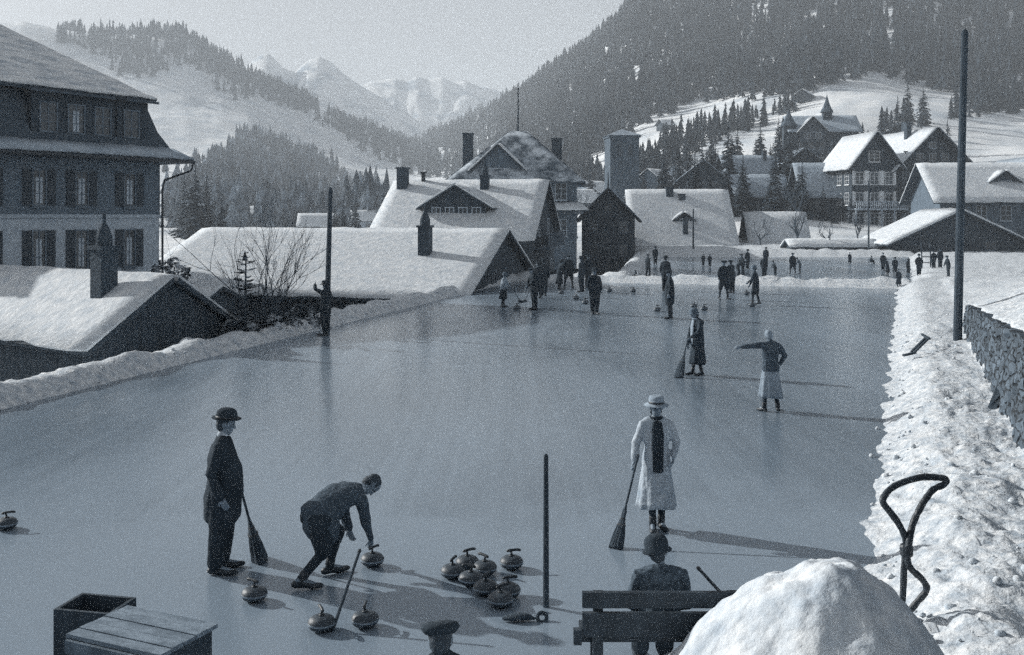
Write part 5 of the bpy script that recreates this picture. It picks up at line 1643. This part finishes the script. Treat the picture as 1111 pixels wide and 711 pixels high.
# ---- figures on the far ice
def stride(a=.16):
    return dict(knL=(a * .7, .09, .51), anL=(a, .08, .10), toL=(a + .18, .09, .035), knR=(-a * .2, -.09, .50), anR=(-a, -.08, .12), toR=(-a + .18, -.09, .035))
def lean(dx=.14):
    return dict(che=(dx * .6, 0, 1.25), nek=(dx, 0, 1.43), hed=(dx * 1.35, 0, 1.57), shL=(dx * .9, .18, 1.37), shR=(dx * .9, -.18, 1.37), elL=(dx + .08, .25, 1.12), elR=(dx + .08, -.25, 1.12), wrL=(dx + .26, .14, .98), wrR=(dx + .22, -.10, .86))
def bent():
    return dict(pel=(-.08, 0, .88), che=(.18, 0, 1.08), nek=(.34, 0, 1.14), hed=(.46, 0, 1.20), shL=(.28, .18, 1.10), shR=(.28, -.18, 1.10), elL=(.36, .22, .85), elR=(.36, -.22, .85), wrL=(.46, .14, .66), wrR=(.46, -.10, .62), hiL=(-.08, .09, .85), hiR=(-.08, -.09, .85), knL=(.06, .10, .48), knR=(.06, -.1, .48))
def sit():
    return dict(pel=(0, 0, .28), che=(.02, 0, .58), nek=(.04, 0, .76), hed=(.07, 0, .90), shL=(.02, .17, .71), shR=(.02, -.17, .71), elL=(.10, .23, .48), elR=(.10, -.23, .48), wrL=(.28, .14, .40), wrR=(.28, -.14, .40), hiL=(.03, .09, .27), hiR=(.03, -.09, .27), knL=(.36, .11, .40), knR=(.36, -.11, .40), anL=(.45, .11, .09), anR=(.45, -.11, .09), toL=(.6, .12, .03), toR=(.6, -.12, .03))
def wide():
    return dict(knL=(.02, .17, .5), anL=(0, .22, .09), toL=(.16, .27, .035), knR=(.02, -.17, .5), anR=(0, -.22, .09), toR=(.16, -.27, .035))
def merge(*a):
    r = {}
    for q in a: r.update(q)
    return r

GR = 'people on the far ice'
FARP = [  # px, foot row, height, heading deg, pose, kw, label
    (546, 333, 1.50, -20, lean(.06), dict(bottom='skirt', hem=.82, c_top='pale_cloth', c_bot='black_cloth', hat='cloche', c_hat='grey_cloth', skirt_hem=.40), 'girl in pale jersey and dark skirt sweeping a stone with a broom'),
    (580, 336, 1.78, 200, merge(lean(.10)), dict(hat='cap', c_top='black_cloth', hem=.55), 'dark man with broom pointing down left, beside the broom girl'),
    (590, 321, 1.76, 80, stride(.08), dict(hat='brim', hem=.70), 'man standing right behind the dark man with the broom'),
    (617, 312, 1.74, -90, wide(), dict(bottom='breeches', hat='cap', hem=.74), 'man in breeches facing the camera in the far group'),
    (631, 317, 1.80, 150, {}, dict(hat='brim', hem=.55, c_top='navy_cloth'), 'man in long coat left of the walking man'),
    (645, 341, 1.80, -80, merge(stride(.12), dict(anL=(.1, .04, .09), anR=(-.08, -.04, .09))), dict(hat='brim', hem=.62, fat=1.15), 'bulky man walking on the ice with his feet close together'),
    (727, 346, 1.82, 170, dict(hed=(.03, .0, 1.63)), dict(hat='cap', hem=.58, fat=1.1), 'tall dark man standing at the right of the far group'),
    (722, 316, 1.80, 60, {}, dict(hat='brim', hem=.6), 'man half hidden behind the tall dark man'),
    (785, 325, 1.80, -70, wide(), dict(hat='cap', hem=.74, bottom='breeches'), 'man in breeches, left of two seen from the front mid ice'),
    (794, 318, 1.70, 120, lean(.08), dict(hat='cap', hem=.74, c_top='navy_cloth'), 'man close behind the man in breeches'),
    (820, 331, 1.76, 160, merge(stride(.14), lean(.05)), dict(bottom='breeches', hem=.66, hat='cloche', c_hat='grey_cloth', c_top='navy_cloth'), 'striding woman in breeches with a stone at her foot'),
    (829, 302, 1.72, 60, {}, dict(hat='cap', hem=.7), 'skater in dark clothes behind the striding woman'),
    (703, 300, 1.72, 30, wide(), dict(hat='cap', hem=.72), 'skater at the left end of the second rink'),
    (690, 302, 1.05, 200, sit(), dict(hat='beret'), 'child crouching on the ice at the left end of the second rink'),
    (711, 287, 1.72, -90, {}, dict(hat='brim', hem=.6), 'onlooker by the great roof wall, left one'),
    (763, 289, 1.15, -90, {}, dict(hat='cap'), 'child by the great roof wall, left of two'),
    (770, 290, 1.20, 90, {}, dict(hat='beret'), 'child by the great roof wall, right of two'),
    (801, 300, 1.60, 10, bent(), dict(hat='cap', hem=.8), 'skater bending low beside two others'),
    (806, 298, 1.70, 190, lean(.1), dict(hat='cap', hem=.7), 'skater leaning toward the bending one'),
    (811, 292, 1.72, -60, {}, dict(hat='brim', hem=.6), 'standing skater behind the bending pair'),
    (831, 288, 1.72, 60, stride(.1), dict(hat='cap', hem=.7), 'figure climbing the far snow bank'),
    (841, 300, 1.25, 200, merge(lean(.16)), dict(hat='beret', c_top='navy_cloth'), 'child leaning forward alone on the second rink'),
    (860, 298, 1.72, -90, wide(), dict(hat='cap', hem=.74, bottom='breeches'), 'taller skater of the skating pair'),
    (868, 297, 1.35, 160, lean(.22), dict(hat='beret', c_top='grey_cloth'), 'shorter skater of the pair bending to the taller one'),
    (922, 287, 1.15, -90, {}, dict(hat='beret', c_top='navy_cloth', bottom='skirt', hem=.8), 'small child alone on the far snow'),
    (945, 286, 1.45, 20, sit(), dict(hat='cap', hem=.8), 'figure seated on the far snow under the low barn'),
    (958, 294, 1.74, -90, {}, dict(hat='cap', hem=.68), 'taller figure left of the pair in front of the low barn'),
    (963, 299, 1.55, 120, lean(.14), dict(hat='cloche', hem=.62, c_top='navy_cloth', bottom='skirt'), 'woman stooping between two others before the low barn'),
    (971, 298, 1.55, -100, {}, dict(hat='cloche', bottom='skirt', hem=.6), 'woman standing right of the stooping woman'),
    (997, 299, 1.78, -90, dict(elL=(.0, .30, 1.2), elR=(0, -.30, 1.2)), dict(hat='brim', hem=.58, fat=1.15), 'lone broad man standing before the low barn'),
    (1013, 291, 1.62, 90, {}, dict(hat='cap', hem=.7), 'slim person left of the man near the tall pole'),
    (1020, 291, 1.76, -90, {}, dict(hat='brim', hem=.6), 'man standing just left of the tall pole'),
    (1029, 300, 1.70, 180, lean(.08), dict(hat='cap', hem=.66), 'man partly behind the tall pole'),
    (607, 314, 1.62, 20, lean(.1), dict(hat='cloche', hem=.6, bottom='skirt', c_top='navy_cloth'), 'woman leaning forward in the far group, left of the man in breeches'),
    (584, 324, 1.70, 120, stride(.1), dict(hat='cap', hem=.72), 'man stepping just behind the dark man with the broom'),
    (638, 311, 1.72, -60, {}, dict(hat='cap', hem=.62), 'man showing behind the left shoulder of the walking man'),
    (985, 296, 1.25, 100, {}, dict(hat='beret'), 'boy between the standing woman and the lone broad man'),
    (975, 313, 1.00, -90, {}, dict(hat='beret', bottom='skirt', hem=.8), 'little child at the right corner of the ice'),
]
for i, (px, py, hh, rz, ps, kw, lb) in enumerate(FARP):
    if px >= 690 and py < 304:
        hh *= .74 if px > 940 else .83
    g = gp(px, py, 0)
    z = max(0.0, ground_z(g.x, g.y))
    if z > .05:
        g = gp(px, py, z); z = max(0.0, ground_z(g.x, g.y, True))
    if py < 303 and px < 900:
        z = max(z if g.y > 98 or g.x < xl2(g.y) else 0.0, 0.0)
    person(lb, (g.x, g.y, z - (.03 if z > .05 else 0)), R(rz), hh, ps, lod=0, group=GR, seed=10.0 + i, **kw)
g = gp(565, 328); broom('short broom of the girl on the far ice', g, gp(553, 333) + V(.02, 0, .98), .26, .36)
g = gp(569, 327); broom('broom held down by the dark man on the far ice', g, gp(577, 336) + V(0, .1, .95), .24, .40)
# ------------------------------------------------------------------ air, sky, sun, camera
SUN_EL, SUN_AZ = R(24), R(-62)        # azimuth measured from the view direction (+y) toward +x
sd = V(math.cos(SUN_EL) * math.sin(SUN_AZ), math.cos(SUN_EL) * math.cos(SUN_AZ), math.sin(SUN_EL))
hz = bpy.data.materials.new('haze_air'); hz.use_nodes = True
N = hz.node_tree.nodes; Lk = hz.node_tree.links
N.remove(N['Principled BSDF'])
pv = N.new('ShaderNodeVolumePrincipled')
pv.inputs['Color'].default_value = (.80, .86, .92, 1); pv.inputs['Density'].default_value = HAZE; pv.inputs['Anisotropy'].default_value = .0
Lk.new(pv.outputs[0], N['Material Output'].inputs['Volume'])
hz.cycles.homogeneous_volume = True
MATS['haze_air'] = hz
bx = MB().box(-3900, 3900, -150, 2750, -16, 345).build('haze', 'haze_air'); tag(bx, kind='stuff')

w = bpy.data.worlds.new('World'); scene.world = w; w.use_nodes = True
N = w.node_tree.nodes; Lk = w.node_tree.links
sky = N.new('ShaderNodeTexSky'); sky.sky_type = 'NISHITA'; sky.sun_disc = False
sky.sun_elevation = SUN_EL; sky.sun_rotation = SUN_AZ % (2 * PI)
sky.altitude = 1000; sky.air_density = 1.0; sky.dust_density = 3.5; sky.ozone_density = 1.0
hs = N.new('ShaderNodeHueSaturation'); hs.inputs['Saturation'].default_value = .20
Lk.new(sky.outputs[0], hs.inputs['Color']); Lk.new(hs.outputs[0], N['Background'].inputs['Color'])
N['Background'].inputs['Strength'].default_value = SKY
ld = bpy.data.lights.new('sun', 'SUN'); ld.energy = SUN; ld.angle = R(.6); ld.color = (1.0, .985, .95)
lo = bpy.data.objects.new('sun', ld); COL.objects.link(lo)
lo.rotation_mode = 'QUATERNION'; lo.rotation_quaternion = sd.to_track_quat('Z', 'Y'); lo.location = sd * 100

cd = bpy.data.cameras.new('camera'); cam = bpy.data.objects.new('camera', cd); COL.objects.link(cam); scene.camera = cam
cam.location = (0, 0, CZ); cam.rotation_euler = (R(90), 0, 0)
cd.sensor_fit = 'HORIZONTAL'; cd.sensor_width = 36.0; cd.lens = 36.0 * F / 1111
cd.shift_x = 0.0; cd.shift_y = -(355.5 - HY) / 1111
cd.clip_start = .1; cd.clip_end = 12000
scene.view_settings.view_transform = 'Standard'; scene.view_settings.look = 'None'
scene.view_settings.exposure = EXPO; scene.view_settings.gamma = 1.0; scene.view_settings.use_curve_mapping = False
c = scene.cycles
c.max_bounces = 6; c.diffuse_bounces = 3; c.glossy_bounces = 2; c.transmission_bounces = 2; c.volume_bounces = 1; c.transparent_max_bounces = 4
c.use_adaptive_sampling = True; c.adaptive_threshold = .10; c.adaptive_min_samples = 20
c.sample_clamp_indirect = 4.0
c.use_denoising = DENOISE
try:
    c.denoiser = 'OPENIMAGEDENOISE'
except Exception:
    pass
scene.render.film_transparent = False
